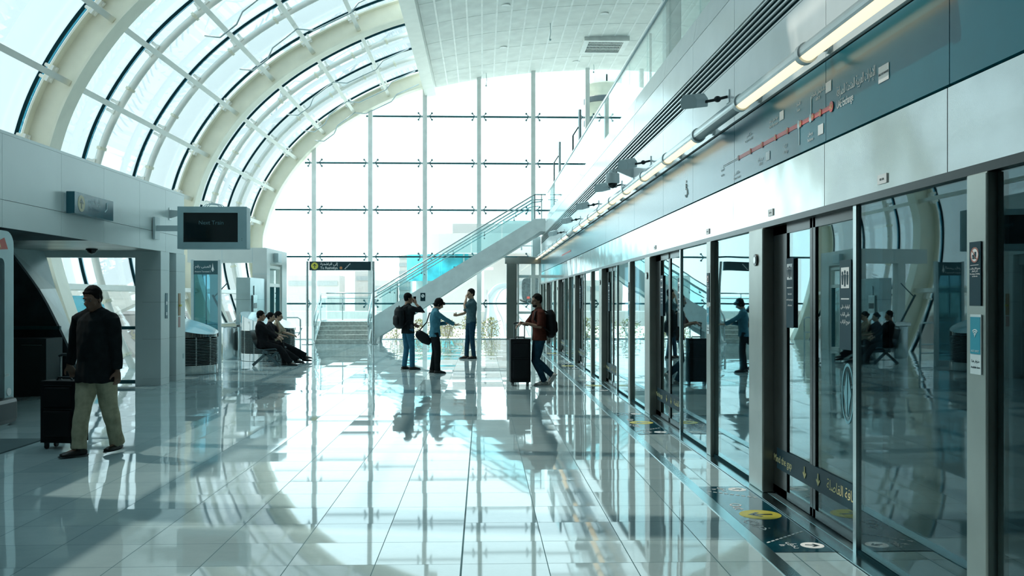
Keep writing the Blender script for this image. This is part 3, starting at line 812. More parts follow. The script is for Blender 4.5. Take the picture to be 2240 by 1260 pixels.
# route map printed on the enamel band (on the wall)
def route_map(y0, y1, full=True):
    g = thing('route_map', 'red line route map printed on the teal band %s' % ('above the nearest screen doors' if full else 'far down the hall'), 'route map', (XP, y1, 2.88))
    x = XP - .022; zl = 2.885; L = y0 - y1
    obj('red_line', MB().box(x - .002, x + .01, y1, y0, zl - .016, zl + .016), red_enamel, g)
    obj('thin_line', MB().box(x - .002, x + .01, y0, y0 + .55 * L / 2.27, zl + .004, zl + .009).box(x - .002, x + .01, y0, y0 + .55 * L / 2.27, zl - .009, zl - .004), text_white, g)
    st = [(0, '12', 0), (.17, '14', 1), (.32, '15', -1), (.475, '16', 1), (.605, '17', -1), (.735, '18', 1), (.845, '19', -1), (.93 - .02, '20', 1), (1.0, '42', 0)]
    names = {'12': ('Airport Terminal 1', 'مطار المبنى'), '14': ('Airport Terminal 3', 'مطار المبنى'), '15': ('GGICO', 'جي جي كو'), '16': ('Deira City Centre', 'ديرة سيتي سنتر'), '17': ('Al Rigga', 'الرقة'), '18': ('Union', 'الاتحاد'), '19': ('BurJuman', 'برجمان'), '20': ('ADCB', 'بنك أبوظبي التجاري')}
    for f, n_, side in st:
        yy_ = y0 - L * (1 - (1 - f) ** 1.0)
        s = obj('station_disc', MB().disc((x - .002, yy_, zl), .026 if f < 1 else .036, MX_, .003, 20), red_enamel if f else text_white, g)
        if not full: continue
        text(n_, .045, text_yellow if f else red_enamel, s, (x - .005, yy_, zl - .016), ND, UZ, align='CENTER', depth=.001)
        if n_ in names:
            en, ar = names[n_]
            zt = zl + .13 if side > 0 else zl - .13 if side < 0 else zl - .15
            text(en, .030, text_white, g, (x, yy_ + .05, zt - .03), ND, UZ, align='CENTER', depth=.001)
            text(arabic(ar), .036, text_white, g, (x, yy_ + .05, zt + .012), ND, UZ, align='CENTER', depth=.001)
        if n_ in ('15', '16', '19', '20'):
            zt = zl + .11 if side > 0 else zl - .15
            obj('white_logo_plate', MB().box(x - .002, x, yy_ - .20, yy_ - .10, zt, zt + .07), text_white, g)
        if n_ in ('18', '19'):
            sd = -1 if n_ == '18' else 1
            obj('branch_line', MB().box(x - .002, x, yy_ + .03, yy_ + .045, min(zl, zl + sd * .15), max(zl, zl + sd * .15)), sticker_pale, g)
            obj('branch_disc', MB().disc((x - .001, yy_ + .045, zl), .03, MX_, .003, 20), sticker_pale, g)
    if full:
        text(arabic('الإمارات العربية المتحدة للصرافة'), .085, text_white, g, (x, y1 - .09, zl + .045), ND, UZ, depth=.001, sx=.56)
        text('UAE Exchange', .075, text_white, g, (x, y1 - .09, zl - .035), ND, UZ, depth=.001, sx=.62)
        p = obj('white_logo_plate', MB().box(x - .002, x, y1 - .88, y1 - .74, zl - .02, zl + .075), text_white, g)
        text('UAE EXCHANGE', .018, navy, p, (x - .002, y1 - .81, zl + .022), ND, UZ, align='CENTER', depth=.001)
        text('Rashidiya', .03, text_white, g, (x, y0 + .62, zl - .09), ND, UZ, depth=.001)
        text(arabic('الراشدية'), .036, text_white, g, (x, y0 + .62, zl - .04), ND, UZ, depth=.001)
    return g
route_map(8.44, 6.17)
route_map(27.4, 24.6, False)
# accessibility mark
o = MB(); x = XP - .024; y = 10.62; z = 2.86
o.disc((x, y, z + .085), .016, MX_, .003, 14)
o.bar((x, y, z + .06), (x, y, z - .01), .004, .014, up=(1, 0, 0)).bar((x, y, z + .03), (x, y - .05, z + .03), .004, .01, up=(1, 0, 0)).bar((x, y, z - .01), (x, y - .05, z - .01), .004, .012, up=(1, 0, 0)).bar((x, y - .05, z - .01), (x, y - .075, z - .07), .004, .012, up=(1, 0, 0))
for i in range(16):
    a0, a1 = [PI * .62 + q / 16 * PI * 1.25 for q in (i, i + 1)]
    o.bar((x, y - math.cos(a0) * -.05, z - .04 + math.sin(a0) * .055), (x, y - math.cos(a1) * -.05, z - .04 + math.sin(a1) * .055), .004, .01, up=(1, 0, 0))
tag(obj('wheelchair_symbol', o, text_white), 'white wheelchair symbol printed on the teal band', 'symbol')
for y, lab in ((5.35, 'nearest'), (7.45, 'second'), (9.55, 'third'), (12.5, 'fourth')):
    t = tag(obj('header_plate', MB().box(XP - .038, XP - .031, y - .06, y + .06, 2.27, 2.325), text_white), '%s tiny white number plate on the steel header over the screen doors' % lab, 'plate', 'number plates on the steel header')
    text('102-10A', .018, navy, t, (XP - .038, y, 2.29), ND, UZ, align='CENTER', depth=.001)

# ------------------------------------------------------------------ tube lights with clamps
tube_clear = mat('frosted_tube_housing', (.60, .68, .70), .22, .3)
lamp_on = mat('warm_lit_tube', (.9, .8, .55), .4, emit=(1.0, .80, .50), est=1.1)
lamp_off = mat('unlit_tube', (.12, .17, .18), .25)
def seg_tube(mb, y0, y1, cx, cz, r, a0, a1, n=14, t=.006):
    ps = []
    for i in range(n + 1):
        a = a0 + (a1 - a0) * i / n; ps.append((cx + math.cos(a) * r, cz + math.sin(a) * r))
    ps2 = [(cx + (p[0] - cx) * (1 - t / r), cz + (p[1] - cz) * (1 - t / r)) for p in ps]
    for (a, b, c_, d) in zip(ps, ps[1:], ps2, ps2[1:]):
        mb.prism([(a[0], y0, a[1]), (b[0], y0, b[1]), (d[0], y0, d[1]), (c_[0], y0, c_[1])], (0, y1 - y0, 0))
    return mb
TX, TZ = 2.165, 3.245
ORD = 'first second third fourth fifth sixth seventh eighth ninth tenth eleventh twelfth thirteenth fourteenth fifteenth sixteenth seventeenth eighteenth nineteenth twentieth last'.split()
for k in range(-1, 20):
    y0 = 6.2 + 1.565 * k; y1 = y0 + 1.565
    off = k in (1, 10)
    t = thing('tube_light', ('unlit' if off else 'glowing yellow') + ' tube light, the %s visible one in the row counting from the camera' % ORD[k + 1], 'tube light', (TX, y0, TZ), group='tube lights along the header wall')
    obj('housing', seg_tube(MB(), y0 + .03, y1 - .03, TX, TZ, .062, -.45, PI + .55), tube_clear, t, smooth='auto')
    obj('lamp', seg_tube(MB(), y0 + .04, y1 - .04, TX, TZ, .057, PI + .5, 2 * PI - .4, t=.012), lamp_off if off else lamp_on, t, smooth='auto')
    obj('clamp_ring', MB().tube([(TX, y0 - .035, TZ), (TX, y0 + .035, TZ)], .072, 24), lamp_grey, t, smooth='auto')
    br = obj('bracket', MB().tube([(TX + .04, y0, TZ + .01), (XP - .02, y0, TZ + .045)], .02, 10), lamp_grey, t, smooth='auto')
    obj('flange', MB().tube([(XP - .045, y0, TZ + .045), (XP - .02, y0, TZ + .045)], .045, 16), lamp_grey, br, smooth='auto')
# surveillance cameras on the header wall
def bullet(y, sc, lab):
    t = thing('security_camera', lab, 'security camera', (XP, y, 3.5), group='boxy cameras above the tube lights')
    M = Matrix.Translation((XP - .34, y + .02, 3.47)) @ Matrix.Rotation(R(-35), 4, 'Z') @ Matrix.Rotation(R(12), 4, 'X')
    obj('housing', MB().prism([M @ Vector(p) for p in ((-.075, .15, -.055), (.075, .15, -.055), (.085, .15, .02), (.05, .15, .075), (-.05, .15, .075), (-.085, .15, .02))], (M.to_3x3() @ Vector((0, -.3, 0)))), grey_box, t, bevel=.008)
    obj('arm', MB().tube([(XP - .30, y + .06, 3.47), (XP - .16, y + .02, 3.49), (XP - .03, y, 3.52)], .014, 8), dark, t)
    obj('swivel', MB().ell((XP - .12, y + .015, 3.50), (.035, .035, .03), None, 10, 8), dark, t)
    obj('wall_plate', MB().box(XP - .03, XP - .018, y - .05, y + .05, 3.46, 3.58), lamp_grey, t)
for y, w_ in ((8.8, 'nearest boxy camera mounted above the tube lights'), (12.9, 'second boxy camera above the tube lights, just before the dome camera'), (15.6, 'third boxy camera above the tube lights, just beyond the dome camera'), (18.7, 'fourth boxy camera above the tube lights'), (22.2, 'fifth boxy camera above the tube lights'), (26.5, 'farthest boxy camera above the tube lights')):
    bullet(y, 1, w_)
def dome(x, y, z, wx, lab, sg=1):
    """dome camera hanging under a wall arm that reaches to x = wx"""
    t = thing('dome_camera', lab, 'security camera', (x, y, z))
    obj('arm', MB().prism([(x, y - .025, z + .19), (wx, y - .025, z + .22), (wx, y - .025, z + .06), (x + (wx - x) * .3, y - .025, z + .15)], (0, .05, 0)), lamp_grey, t)
    obj('housing', MB().lathe([(.05, .18), (.06, .14), (.105, .12), (.11, -.01), (.10, -.03)], (x, y, z), 24), lamp_grey, t, smooth='auto')
    obj('dark_dome', MB().ell((x, y, z - .03), (.075, .075, .075), None, 20, 12), black_glass, t, smooth=True)
    obj('wall_plate', MB().box(min(wx, wx + .02 * sg), max(wx, wx + .02 * sg), y - .07, y + .07, z + .02, z + .26), lamp_grey, t)
dome(XP - .34, 14.4, 3.42, XP - .03, 'dome camera on a triangular arm above the tube lights')
dome(-5.62, 18.2, 3.10, -5.99, 'white dome camera on a wall arm just left of the hanging screen', -1)
t = thing('ceiling_dome_camera', 'small black dome camera under the slatted soffit at left', 'security camera', (-6.9, 16.6, 2.5))
obj('base', MB().disc((-6.95, 16.9, 2.5), .10, (0, 0, -1), .02), dark, t); obj('dome', MB().ell((-6.95, 16.9, 2.48), (.085, .085, .075), None, 18, 10), black_glass, t, smooth=True)

# ------------------------------------------------------------------ end door and its frame
wd = thing('door_1', None, None, (2, 37.5, 0), kind='structure')
fr = MB().box(1.40, 2.30, 37.4, 37.6, 3.02, 3.3).box(.9, 2.35, 37.3, 37.6, 3.02, 3.28)
obj('lintel', fr, steel_post, wd)
df = MB()
for (x0, x1, z0, z1) in ((1.40, 1.47, 0, 3.02), (2.26, 2.33, 0, 3.02), (1.47, 2.26, 2.46, 2.58), (1.47, 2.26, .0, .08), (1.47, 2.26, 1.02, 1.12)): df.box(x0, x1, 37.44, 37.54, z0, z1)
obj('door_frame', df, mull_m, wd)
obj('glass_pane', MB().box(1.47, 2.26, 37.48, 37.49, .08, 2.46).box(1.47, 2.26, 37.48, 37.49, 2.58, 3.02), end_glass, wd)
obj('door_closer', MB().box(1.5, 1.85, 37.38, 37.44, 2.48, 2.56), grey_box, wd)
n1 = obj('door_notice', MB().box(1.93, 2.05, 37.46, 37.475, 1.42, 1.66), navy, wd)
obj('door_notice', MB().box(2.1, 2.24, 37.46, 37.475, 1.44, 1.62), text_white, wd)
t = thing('exit_lamp_box', 'grey box under the stair landing above the end door', 'box', (2.1, 36.9, 3.6))
obj('box', MB().box(1.98, 2.3, 36.9, 37.2, 3.3, 4.08), grey_box, t); obj('bracket', MB().box(1.4, 2.0, 37.0, 37.06, 3.7, 3.74).tube([(1.55, 37, 3.55), (1.55, 37, 3.75)], .03, 8), grey_box, t)

# ------------------------------------------------------------------ stairs
st = thing('staircase', 'grey sided staircase with glass balustrades rising right along the end window', 'staircase', (-4, 34.6, 0))
SL = .608
def sz(x): return 1.0 + SL * (x + 3.96)     # top edge of the stringer
strg = mat('stringer_paint', (.76, .80, .80), .4)
for y, nm in ((34.6, 'front'), (36.4, 'rear')):
    o = MB().prism([(-3.96, y, 0), (-3.96, y, sz(-3.96)), (1.94, y, sz(1.94)), (2.34, y, 4.6), (2.34, y, 4.12), (2.15, y, 4.12), (-3.84, y, .2), (-3.9, y, 0)], (0, .14, 0))
    obj('stringer', o, strg, st)
o = MB()
for i in range(24):
    x = -3.96 + i * .26; z = .776 + (i + 1) * .156
    if x > 2.1 or z > 4.56: break
    o.box(x, x + .29, 34.74, 36.4, z - .04, z).box(x, x + .02, 34.74, 36.4, z - .156, z)
obj('treads', o, stone, st)
o = MB().prism([(-3.9, 34.74, .35), (2.3, 34.74, 4.12), (2.3, 34.74, 4.2), (-3.9, 34.74, .5)], (0, 1.66, 0))
obj('underside', o, strg, st)
for i in range(5):
    obj('step', MB().box(-6.0, -4.12, 33.9 + i * .3, 34.2 + i * .3 if i < 4 else 36.5, i * .155 + .002, (i + 1) * .155 - .03).box(-6.0, -4.12, 33.87 + i * .3, 34.2 + i * .3 if i < 4 else 36.5, (i + 1) * .155 - .03, (i + 1) * .155), stone, st)
for x0 in (-6.06, -4.12):
    obj('side_plate', MB().prism([(x0, 33.8, 0), (x0, 33.8, .06), (x0, 35.15, .83), (x0, 36.5, .83), (x0, 36.5, 0)], (.06, 0, 0)), strg, st)
obj('landing_block', MB().box(-4.12, -3.96, 34.6, 36.5, 0, .776), strg, st)
# balustrades of the flight
for y, r_, nm in ((34.66, .028, 'front'), (36.46, .028, 'rear')):
    gl = MB(); x = -3.9
    while x < 1.9:
        x2 = min(x + 1.16, 1.94)
        gl.prism([(x + .01, y, sz(x) - .03), (x2 - .01, y, sz(x2) - .03), (x2 - .01, y, sz(x2) + .86), (x + .01, y, sz(x) + .86)], (0, .014, 0)); x = x2
    obj('glass_guard', gl, bal_glass, st)
    h = .90
    obj('handrail', MB().tube([(-4.08, y, sz(-3.96) + h - .06), (-3.96, y, sz(-3.96) + h), (1.94, y, sz(1.94) + h), (2.36, y, sz(1.94) + h)], r_, 10), steel_rail, st, smooth=True)
    obj('lower_handrail', MB().tube([(-4.0, y + .1, sz(-3.96) + h - .24), (1.86, y + .1, sz(1.86) + h - .24), (2.2, y + .1, sz(1.94) + h - .24)], .022, 10), steel_rail, st, smooth=True)
    b = MB(); x = -3.4
    while x < 1.9:
        b.tube([(x, y + .1, sz(x) + h - .25), (x, y + .08, sz(x) + h - .36), (x, y, sz(x) + h - .38)], .012, 6).tube([(x, y - .015, sz(x) + h - .38), (x, y + .03, sz(x) + h - .38)], .03, 8); x += 1.16
    obj('rail_bracket', b, steel_rail, st)
obj('glass_guard', MB().box(1.96, 2.34, 34.66, 34.674, 4.6, 5.4), bal_glass, st)
obj('newel', MB().box(1.92, 1.96, 34.62, 34.7, 4.55, 5.5).box(2.18, 2.21, 34.62, 34.7, 4.55, 5.5), steel_rail, st)
# rails of the first short flight and landing
for x in (-6.03, -4.1):
    z0 = .05
    obj('glass_guard', MB().prism([(x, 33.95, .15), (x, 35.1, .85), (x, 36.4, .85), (x, 36.4, 1.72), (x, 35.2, 1.72), (x, 33.95, 1.0)], (.012, 0, 0)), bal_glass, st)
    obj('handrail', MB().tube([(x, 33.85, .62), (x, 33.75, .72), (x, 33.8, .95), (x, 35.1, 1.84), (x, 36.4, 1.84)], .028, 10), steel_rail, st, smooth=True)
    obj('handrail_post', MB().tube([(x, 33.85, .02), (x, 33.85, .66)], .02, 8).tube([(x, 35.15, .8), (x, 35.15, 1.84)], .02, 8), steel_rail, st)
    obj('lower_handrail', MB().tube([(x + .05, 33.9, .55), (x + .05, 33.86, .72), (x + .05, 35.2, 1.64), (x + .05, 36.4, 1.64)], .02, 8), steel_rail, st, smooth=True)
obj('glass_guard', MB().box(-6.0, -4.1, 36.4, 36.412, .85, 1.72), bal_glass, st)
obj('handrail', MB().tube([(-6.03, 36.4, 1.84), (-4.1, 36.4, 1.84)], .028, 10).tube([(-6.03, 36.35, 1.64), (-4.1, 36.35, 1.64)], .02, 10).tube([(-5.4, 36.4, .8), (-5.4, 36.4, 1.84)], .02, 8), steel_rail, st, smooth=True)
t = tag(obj('no_smoking_sign', MB().box(-2.28, -2.1, 34.58, 34.6, 1.54, 1.84), navy), 'small navy no smoking sign fixed on the side of the staircase', 'sign')
obj('white_disc', MB().disc((-2.19, 34.578, 1.73), .06, (0, -1, 0), .004), text_white, t)
o = MB().bar((-2.23, 34.57, 1.73), (-2.15, 34.57, 1.73), .004, .014).bar((-2.225, 34.57, 1.765), (-2.155, 34.57, 1.695), .004, .01)
obj('cigarette_mark', o, navy, t)
# hanging direction sign between two floor posts
t = thing('direction_sign', 'long navy sign with yellow arrow disc held between two floor posts before the stairs', 'sign', (-5.0, 33.5, 0))
for x in (-6.22, -3.88):
    p = obj('post', MB().tube([(x, 33.5, 0), (x, 33.5, 2.96)], .045, 14), steel_rail, t, smooth='auto')
    obj('base_plate', MB().lathe([(.2, 0), (.2, .02), (.05, .03)], (x, 33.5, 0), 24), steel_rail, p)
sb = obj('board', MB().box(-6.14, -3.96, 33.45, 33.55, 2.63, 2.95), navy, t, bevel=.01)
obj('yellow_disc', MB().disc((-5.95, 33.45, 2.79), .125, (0, -1, 0), .006), sign_yellow, sb)
obj('arrow', arrow(MB(), (-5.95, 33.443, 2.79), (1, 0, 0), (0, 0, 1), .10, .003), navy, sb)
text(arabic('إلى الراشدية'), .13, text_white, sb, (-5.75, 33.448, 2.82), (1, 0, 0), UZ)
text('To Rashidiya', .125, text_white, sb, (-5.75, 33.448, 2.68), (1, 0, 0), UZ, sx=.95)
obj('orange_disc', MB().disc((-5.02, 33.45, 2.72), .05, (0, -1, 0), .004), mat('dull_orange', (.5, .2, .08), .5), sb)
o = MB()
for i in range(4): o.bar((-4.9 + i * .05, 33.445, 2.69 + i * .05), (-4.85 + i * .05, 33.445, 2.69 + i * .05), .004, .012).bar((-4.85 + i * .05, 33.445, 2.69 + i * .05), (-4.85 + i * .05, 33.445, 2.74 + i * .05), .012, .004, up=(0, 1, 0))
obj('stair_symbol', o, text_white, sb)

# upper level wind screens
for (x, y, zt, lab) in ((2.60, 33.8, 7.3, 'farther tall framed glass screen on the upper level'), (2.60, 26.8, 7.05, 'nearer tall framed glass screen on the upper level')):
    t = thing('glass_screen', lab, 'glass screen', (x, y, 4.55), group='framed screens on the upper level')
    obj('post', MB().tube([(x + .2, y, 4.55), (x + .2, y, zt)], .045, 12), steel_rail, t)
    obj('frame', MB().bar((x, y, 4.55), (x, y, zt - .75), .05, .05).bar((x, y, zt - .75), (x + .16, y, zt - .5), .04, .04), steel_rail, t)
    obj('pane', MB().prism([(x + .01, y, zt - .6), (x + .16, y, zt - .45), (x + .16, y, zt - .05), (x + .01, y, zt - .4)], (0, .015, 0)), bal_glass, t)
# ================================================================== left side furnishings
# clad portal hut with a door
hut = thing('portal_hut', 'off-white clad portal block with glazed door standing behind the seated people', 'portal', (-6.3, 27.6, 0))
HX, H0, H1, HT = -6.3, 27.6, 30.4, 3.11
def panels(mbs): pass
obj('wall_block', MB().box(-6.72, HX, H0, 28.0, 0, 2.68).box(-6.72, HX, 29.7, H1, 0, 2.68).box(-8.6, HX, H0, 28.0, 2.68, HT).box(-6.72, HX, 28.0, H1, 2.68, HT).box(-7.95, -7.72, H0, 28.0, 0, 2.68), kiosk_white, hut)
sm = MB()
for z in (.9, 1.62, 2.34): sm.box(-6.72, HX + .004, H0 - .004, 28.0, z - .006, z + .006).box(-6.72, HX + .004, 29.7, H1 + .004, z - .006, z + .006)
for x in (-6.72, -7.6): sm.box(x - .006, x + .006, H0 - .004, H0 + .01, 2.68, HT)
obj('panel_joint', sm, grey_box, hut)
df = obj('door', MB().box(-6.45, -6.35, 28.0, 28.08, 0, 2.62).box(-6.45, -6.35, 29.62, 29.7, 0, 2.62).box(-6.45, -6.35, 28.08, 29.62, 2.54, 2.62).box(-6.45, -6.35, 28.08, 29.62, 1.98, 2.08).box(-6.45, -6.35, 28.8, 28.88, 0, 1.98).box(-6.45, -6.35, 28.08, 29.62, 0, .1), white_steel, hut)
obj('glass_pane', MB().box(-6.41, -6.40, 28.08, 29.62, .1, 2.54), pale_glass, df)
obj('door_gasket', MB().box(-6.46, -6.34, 28.72, 28.76, .1, 1.98).box(-6.46, -6.34, 29.5, 29.53, .1, 1.98), dk, df)
obj('lamp_box', MB().box(-6.3, -6.16, 28.5, 29.0, 2.72, 3.0), grey_box, hut, bevel=.01)
# grey service cabinet with intercom
cb = thing('service_cabinet', 'tall plain grey metal cabinet directly behind the seated people', 'cabinet', (-6.5, 26.6, 0))
obj('body', MB().box(-6.72, -6.34, 25.8, 27.5, .22, 2.2), mat('cabinet_grey', (.40, .52, .54), .25, .5), cb)
obj('plinth', MB().box(-6.74, -6.33, 25.79, 27.51, 0, .22), steel, cb)
obj('seam', MB().box(-6.721, -6.339, 25.797, 27.503, 1.594, 1.6), groove, cb)
hp = obj('help_point', MB().box(-6.34, -6.30, 26.0, 26.45, 1.18, 1.72), steel_rail, cb, bevel=.008)
obj('dark_recess', MB().box(-6.305, -6.295, 26.05, 26.4, 1.35, 1.5), navy, hp)
obj('antenna', MB().box(-6.34, -6.32, 26.2, 26.26, 1.72, 1.98), steel_rail, cb)
# stainless louvred drums
louvre = mat('louvre_steel', (.45, .50, .50), .25, 1.0)
def drum(cx, cy, r, lab):
    t = thing('ventilation_drum', lab, 'ventilation drum', (cx, cy, 0), group='steel ventilation drums')
    n = 48
    obj('core', MB().lathe([(r - .06, .2), (r - .06, .85)], (cx, cy, 0), n), groove, t)
    obj('base_band', MB().lathe([(r - .02, 0), (r, .01), (r, .20), (r - .05, .21)], (cx, cy, 0), n), steel, t, smooth='auto')
    lv = MB()
    for i in range(17):
        z = .225 + i * .033
        bmesh.ops.create_circle(lv.bm, cap_ends=False, segments=3, radius=1e-4) if False else None
        ring = []
        for q, (rr_, zz_) in enumerate(((r - .055, .018), (r - .005, .0), (r, .006), (r - .05, .024))):
            ring.append([lv.bm.verts.new((cx + rr_ * math.cos(2 * PI * j / n), cy + rr_ * math.sin(2 * PI * j / n), z + zz_)) for j in range(n)])
        for q in range(4):
            a, b = ring[q], ring[(q + 1) % 4]
            for j in range(n): lv.bm.faces.new((a[j], a[(j + 1) % n], b[(j + 1) % n], b[j]))
    for j in range(12):
        a = 2 * PI * j / 12 + .2
        lv.bar((cx + (r - .045) * math.cos(a), cy + (r - .045) * math.sin(a), .2), (cx + (r - .045) * math.cos(a), cy + (r - .045) * math.sin(a), .8), .025, .025)
    obj('louvres', lv, louvre, t, smooth='auto')
    ub = MB(); top = lambda x, y: 1.06 - .20 * (x - cx) / r + .07 * (y - cy) / r
    ri = []
    for rr_, f in ((r - .04, 0), (r, 0), (r, 1), (r - .02, 1)):
        ri.append([ub.bm.verts.new((cx + rr_ * math.cos(2 * PI * j / n), cy + rr_ * math.sin(2 * PI * j / n), (.79 if not f else top(cx + rr_ * math.cos(2 * PI * j / n), cy + rr_ * math.sin(2 * PI * j / n))))) for j in range(n)])
    for q in range(4):
        a, b = ri[q], ri[(q + 1) % 4]
        for j in range(n): ub.bm.faces.new((a[j], a[(j + 1) % n], b[(j + 1) % n], b[j]))
    obj('upper_band', ub, steel, t, smooth='auto')
    cp = MB(); cp.prism([(cx + (r - .015) * math.cos(2 * PI * j / n), cy + (r - .015) * math.sin(2 * PI * j / n), top(cx + r * math.cos(2 * PI * j / n), cy + r * math.sin(2 * PI * j / n)) - .015) for j in range(n)], (0, 0, .02))
    obj('slanted_lid', cp, mat('pale_blue_lid', (.55, .74, .80), .15, .3), t)
drum(-6.52, 20.55, .76, 'louvred steel drum with slanted lid, right beside the wall column')
drum(-5.66, 24.95, .72, 'louvred steel drum with slanted lid, behind the seated people')
# totem with terminal sign
t = thing('information_totem', 'tall glass fronted totem with a dark header sign, behind the nearer steel drum', 'totem', (-6.4, 22.0, 0))
M = Matrix.Translation((-6.42, 22.0, 0)) @ Matrix.Rotation(R(8), 4, 'Z')
obj('frame', MB().box(-.33, -.27, -.08, .08, 0, 2.52, M).box(.27, .33, -.08, .08, 0, 2.52, M).box(-.27, .27, -.08, .08, 0, .14, M), grey_box, t)
obj('glazing', MB().box(-.27, .27, -.03, -.015, .14, 2.18, M).box(-.27, .27, .015, .03, .14, 2.18, M), glass('totem_glass', (.62, .8, .84), 1.6, boost=1.6), t)
obj('inner_rod', MB().box(-.01, .01, -.01, .01, .14, 2.18, M), steel_rail, t)
hd = obj('header', MB().box(-.27, .27, -.07, .07, 2.18, 2.50, M), mat('slate_header', (.05, .13, .15), .35), t)
xd = M.to_3x3() @ Vector((1, 0, 0))
text(arabic('المبنى رقم ٣'), .085, text_white, hd, M @ Vector((-.1, -.072, 2.34)), xd, UZ, align='CENTER')
text('Airport Terminal 3', .046, text_white, hd, M @ Vector((-.07, -.072, 2.23)), xd, UZ, align='CENTER')
o = MB().prism([M @ Vector(p) for p in ((.14, -.075, 2.25), (.17, -.075, 2.25), (.165, -.075, 2.30), (.19, -.075, 2.27), (.165, -.075, 2.36), (.155, -.075, 2.45), (.145, -.075, 2.36), (.12, -.075, 2.27), (.145, -.075, 2.30))], (0, -.002, 0))
obj('plane_symbol', o, text_white, hd)
# litter bin
t = thing('litter_bin', 'round stainless litter bin with open hood beside the grey cabinet', 'litter bin', (-6.66, 25.3, 0))
c0 = (-6.7, 25.2, 0)
obj('body', MB().lathe([(.19, .0), (.2, .04), (.21, .06), (.21, .84), (.2, .86)], c0, 28), steel_rail, t, smooth='auto')
obj('hood', MB().prism([(-6.92, 25.0, .86), (-6.5, 25.0, .86), (-6.48, 25.0, .93), (-6.55, 25.0, 1.0), (-6.92, 25.0, .97)], (0, .4, 0)), steel, t, bevel=.02)
obj('opening', MB().box(-6.60, -6.475, 25.06, 25.34, .875, .925), dark, t)
t = thing('tubular_railing', 'low steel tube railing between the totem and the litter bin', 'railing', (-6.8, 23.9, 0))
pts = [(-7.6, 24.0, .98), (-6.75, 24.0, .98), (-6.68, 24.0, .93), (-6.68, 24.0, 0)]
obj('top_rail', MB().tube(pts, .025, 10), steel_rail, t, smooth=True)
obj('lower_rail', MB().tube([(-7.6, 24, .42), (-6.68, 24, .42)], .02, 8), steel_rail, t); obj('lower_rail', MB().tube([(-7.6, 24, .2), (-6.68, 24, .2)], .02, 8), steel_rail, t)
t = thing('tubular_railing', 'low steel tube railing just right of the farther drum, before the stairs', 'railing', (-6.0, 31, 0))
obj('top_rail', MB().tube([(-7.2, 31.2, 1.0), (-6.1, 31.2, 1.0), (-6.02, 31.2, .94), (-6.02, 31.2, 0)], .025, 10), steel_rail, t, smooth=True)
obj('lower_rail', MB().tube([(-7.2, 31.2, .5), (-6.02, 31.2, .5)], .02, 8), steel_rail, t)
for a, b, r_, lab in (((-7.30, 25.6, 1.72), (-6.72, 25.6, .55), .03, 'thick dark diagonal tie rod beyond the totem'), ((-7.27, 25.6, 1.66), (-6.9, 25.6, 2.05), .015, 'thin dark diagonal tie rod meeting the thicker one beyond the totem')):
    tag(obj('tie_rod', MB().tube([a, b], r_, 8), mat('dark_tie_rod', (.03, .07, .08), .5)), lab, 'rod', 'diagonal tie rods')
# notices on the columns
t = tag(obj('blue_notice', MB().box(-5.98, -5.97, 18.0 - .14, 18.0 - .02, 1.24, 1.72), mat('slate_blue_notice', (.05, .17, .22), .4)), 'narrow blue notice strip on the nearer wall column', 'notice')
obj('white_symbols', MB().box(-5.97, -5.966, 17.88, 17.94, 1.5, 1.56).box(-5.97, -5.966, 17.88, 17.94, 1.3, 1.36), text_white, t)
t = tag(obj('orange_notice', MB().box(-5.98, -5.97, 18.62, 18.74, 1.28, 1.72), mat('tan_notice', (.42, .26, .14), .5)), 'narrow orange notice strip with yellow tab on the farther wall column', 'notice')
obj('yellow_tab', MB().box(-5.97, -5.94, 18.64, 18.72, 1.46, 1.5), sign_yellow, t); obj('red_text_block', MB().box(-5.98, -5.975, 18.62, 18.74, 1.05, 1.26), mat('pale_red_text', (.5, .3, .28), .5), t)
tag(obj('wall_socket', MB().box(-5.98, -5.97, 18.9, 18.98, .42, .52), grey_box), 'small grey socket low on the farther wall column', 'socket')
# hanging screen
t = thing('hanging_screen', 'large grey cased television screen reading Next Train hung at the wall end', 'television', (-4.86, 17.1, 2.5))
case = mat('blue_grey_casing', (.34, .50, .53), .4)
obj('casing', MB().box(-5.475, -4.24, 17.04, 17.28, 2.51, 3.27), case, t, bevel=.015)
bz_ = MB()
for (a, b, c_, d) in ((-5.475, -5.37, 2.51, 3.27), (-4.40, -4.24, 2.51, 3.27), (-5.37, -4.40, 2.51, 2.63), (-5.37, -4.40, 3.16, 3.27)): bz_.box(a, b, 17.0, 17.045, c_, d)
obj('bezel', bz_, case, t)
sc_ = obj('screen', MB().box(-5.37, -4.40, 17.02, 17.04, 2.63, 3.16), black_glass, t)
text('Next Train', .10, mat('faint_screen_text', (.03, .07, .08), .5, emit=(.02, .06, .07), est=.5), sc_, (-4.88, 17.018, 2.95), (1, 0, 0), UZ, align='CENTER')
text('platform', .07, MATS['faint_screen_text'], sc_, (-4.86, 17.018, 2.80), (1, 0, 0), UZ, align='CENTER') if False else None
obj('button', MB().box(-4.33, -4.32, 16.995, 17.0, 2.66, 2.67).box(-4.33, -4.32, 16.995, 17.0, 2.69, 2.70), dark, t)
obj('bracket', MB().box(-6.0, -5.3, 17.28, 17.36, 2.85, 2.95).box(-5.98, -5.94, 17.2, 17.45, 2.7, 3.1), grey_box, t)
o = MB()
for q in range(3): o.tube([(-5.1 + q * .05, 17.15, 3.25), (-5.0 + q * .05, 17.15, 3.33 + q * .012), (-4.8 + q * .04, 17.15, 3.31), (-4.72 + q * .04, 17.15, 3.25)], .008, 6)
obj('cable', o, grey_box, t, smooth=True)
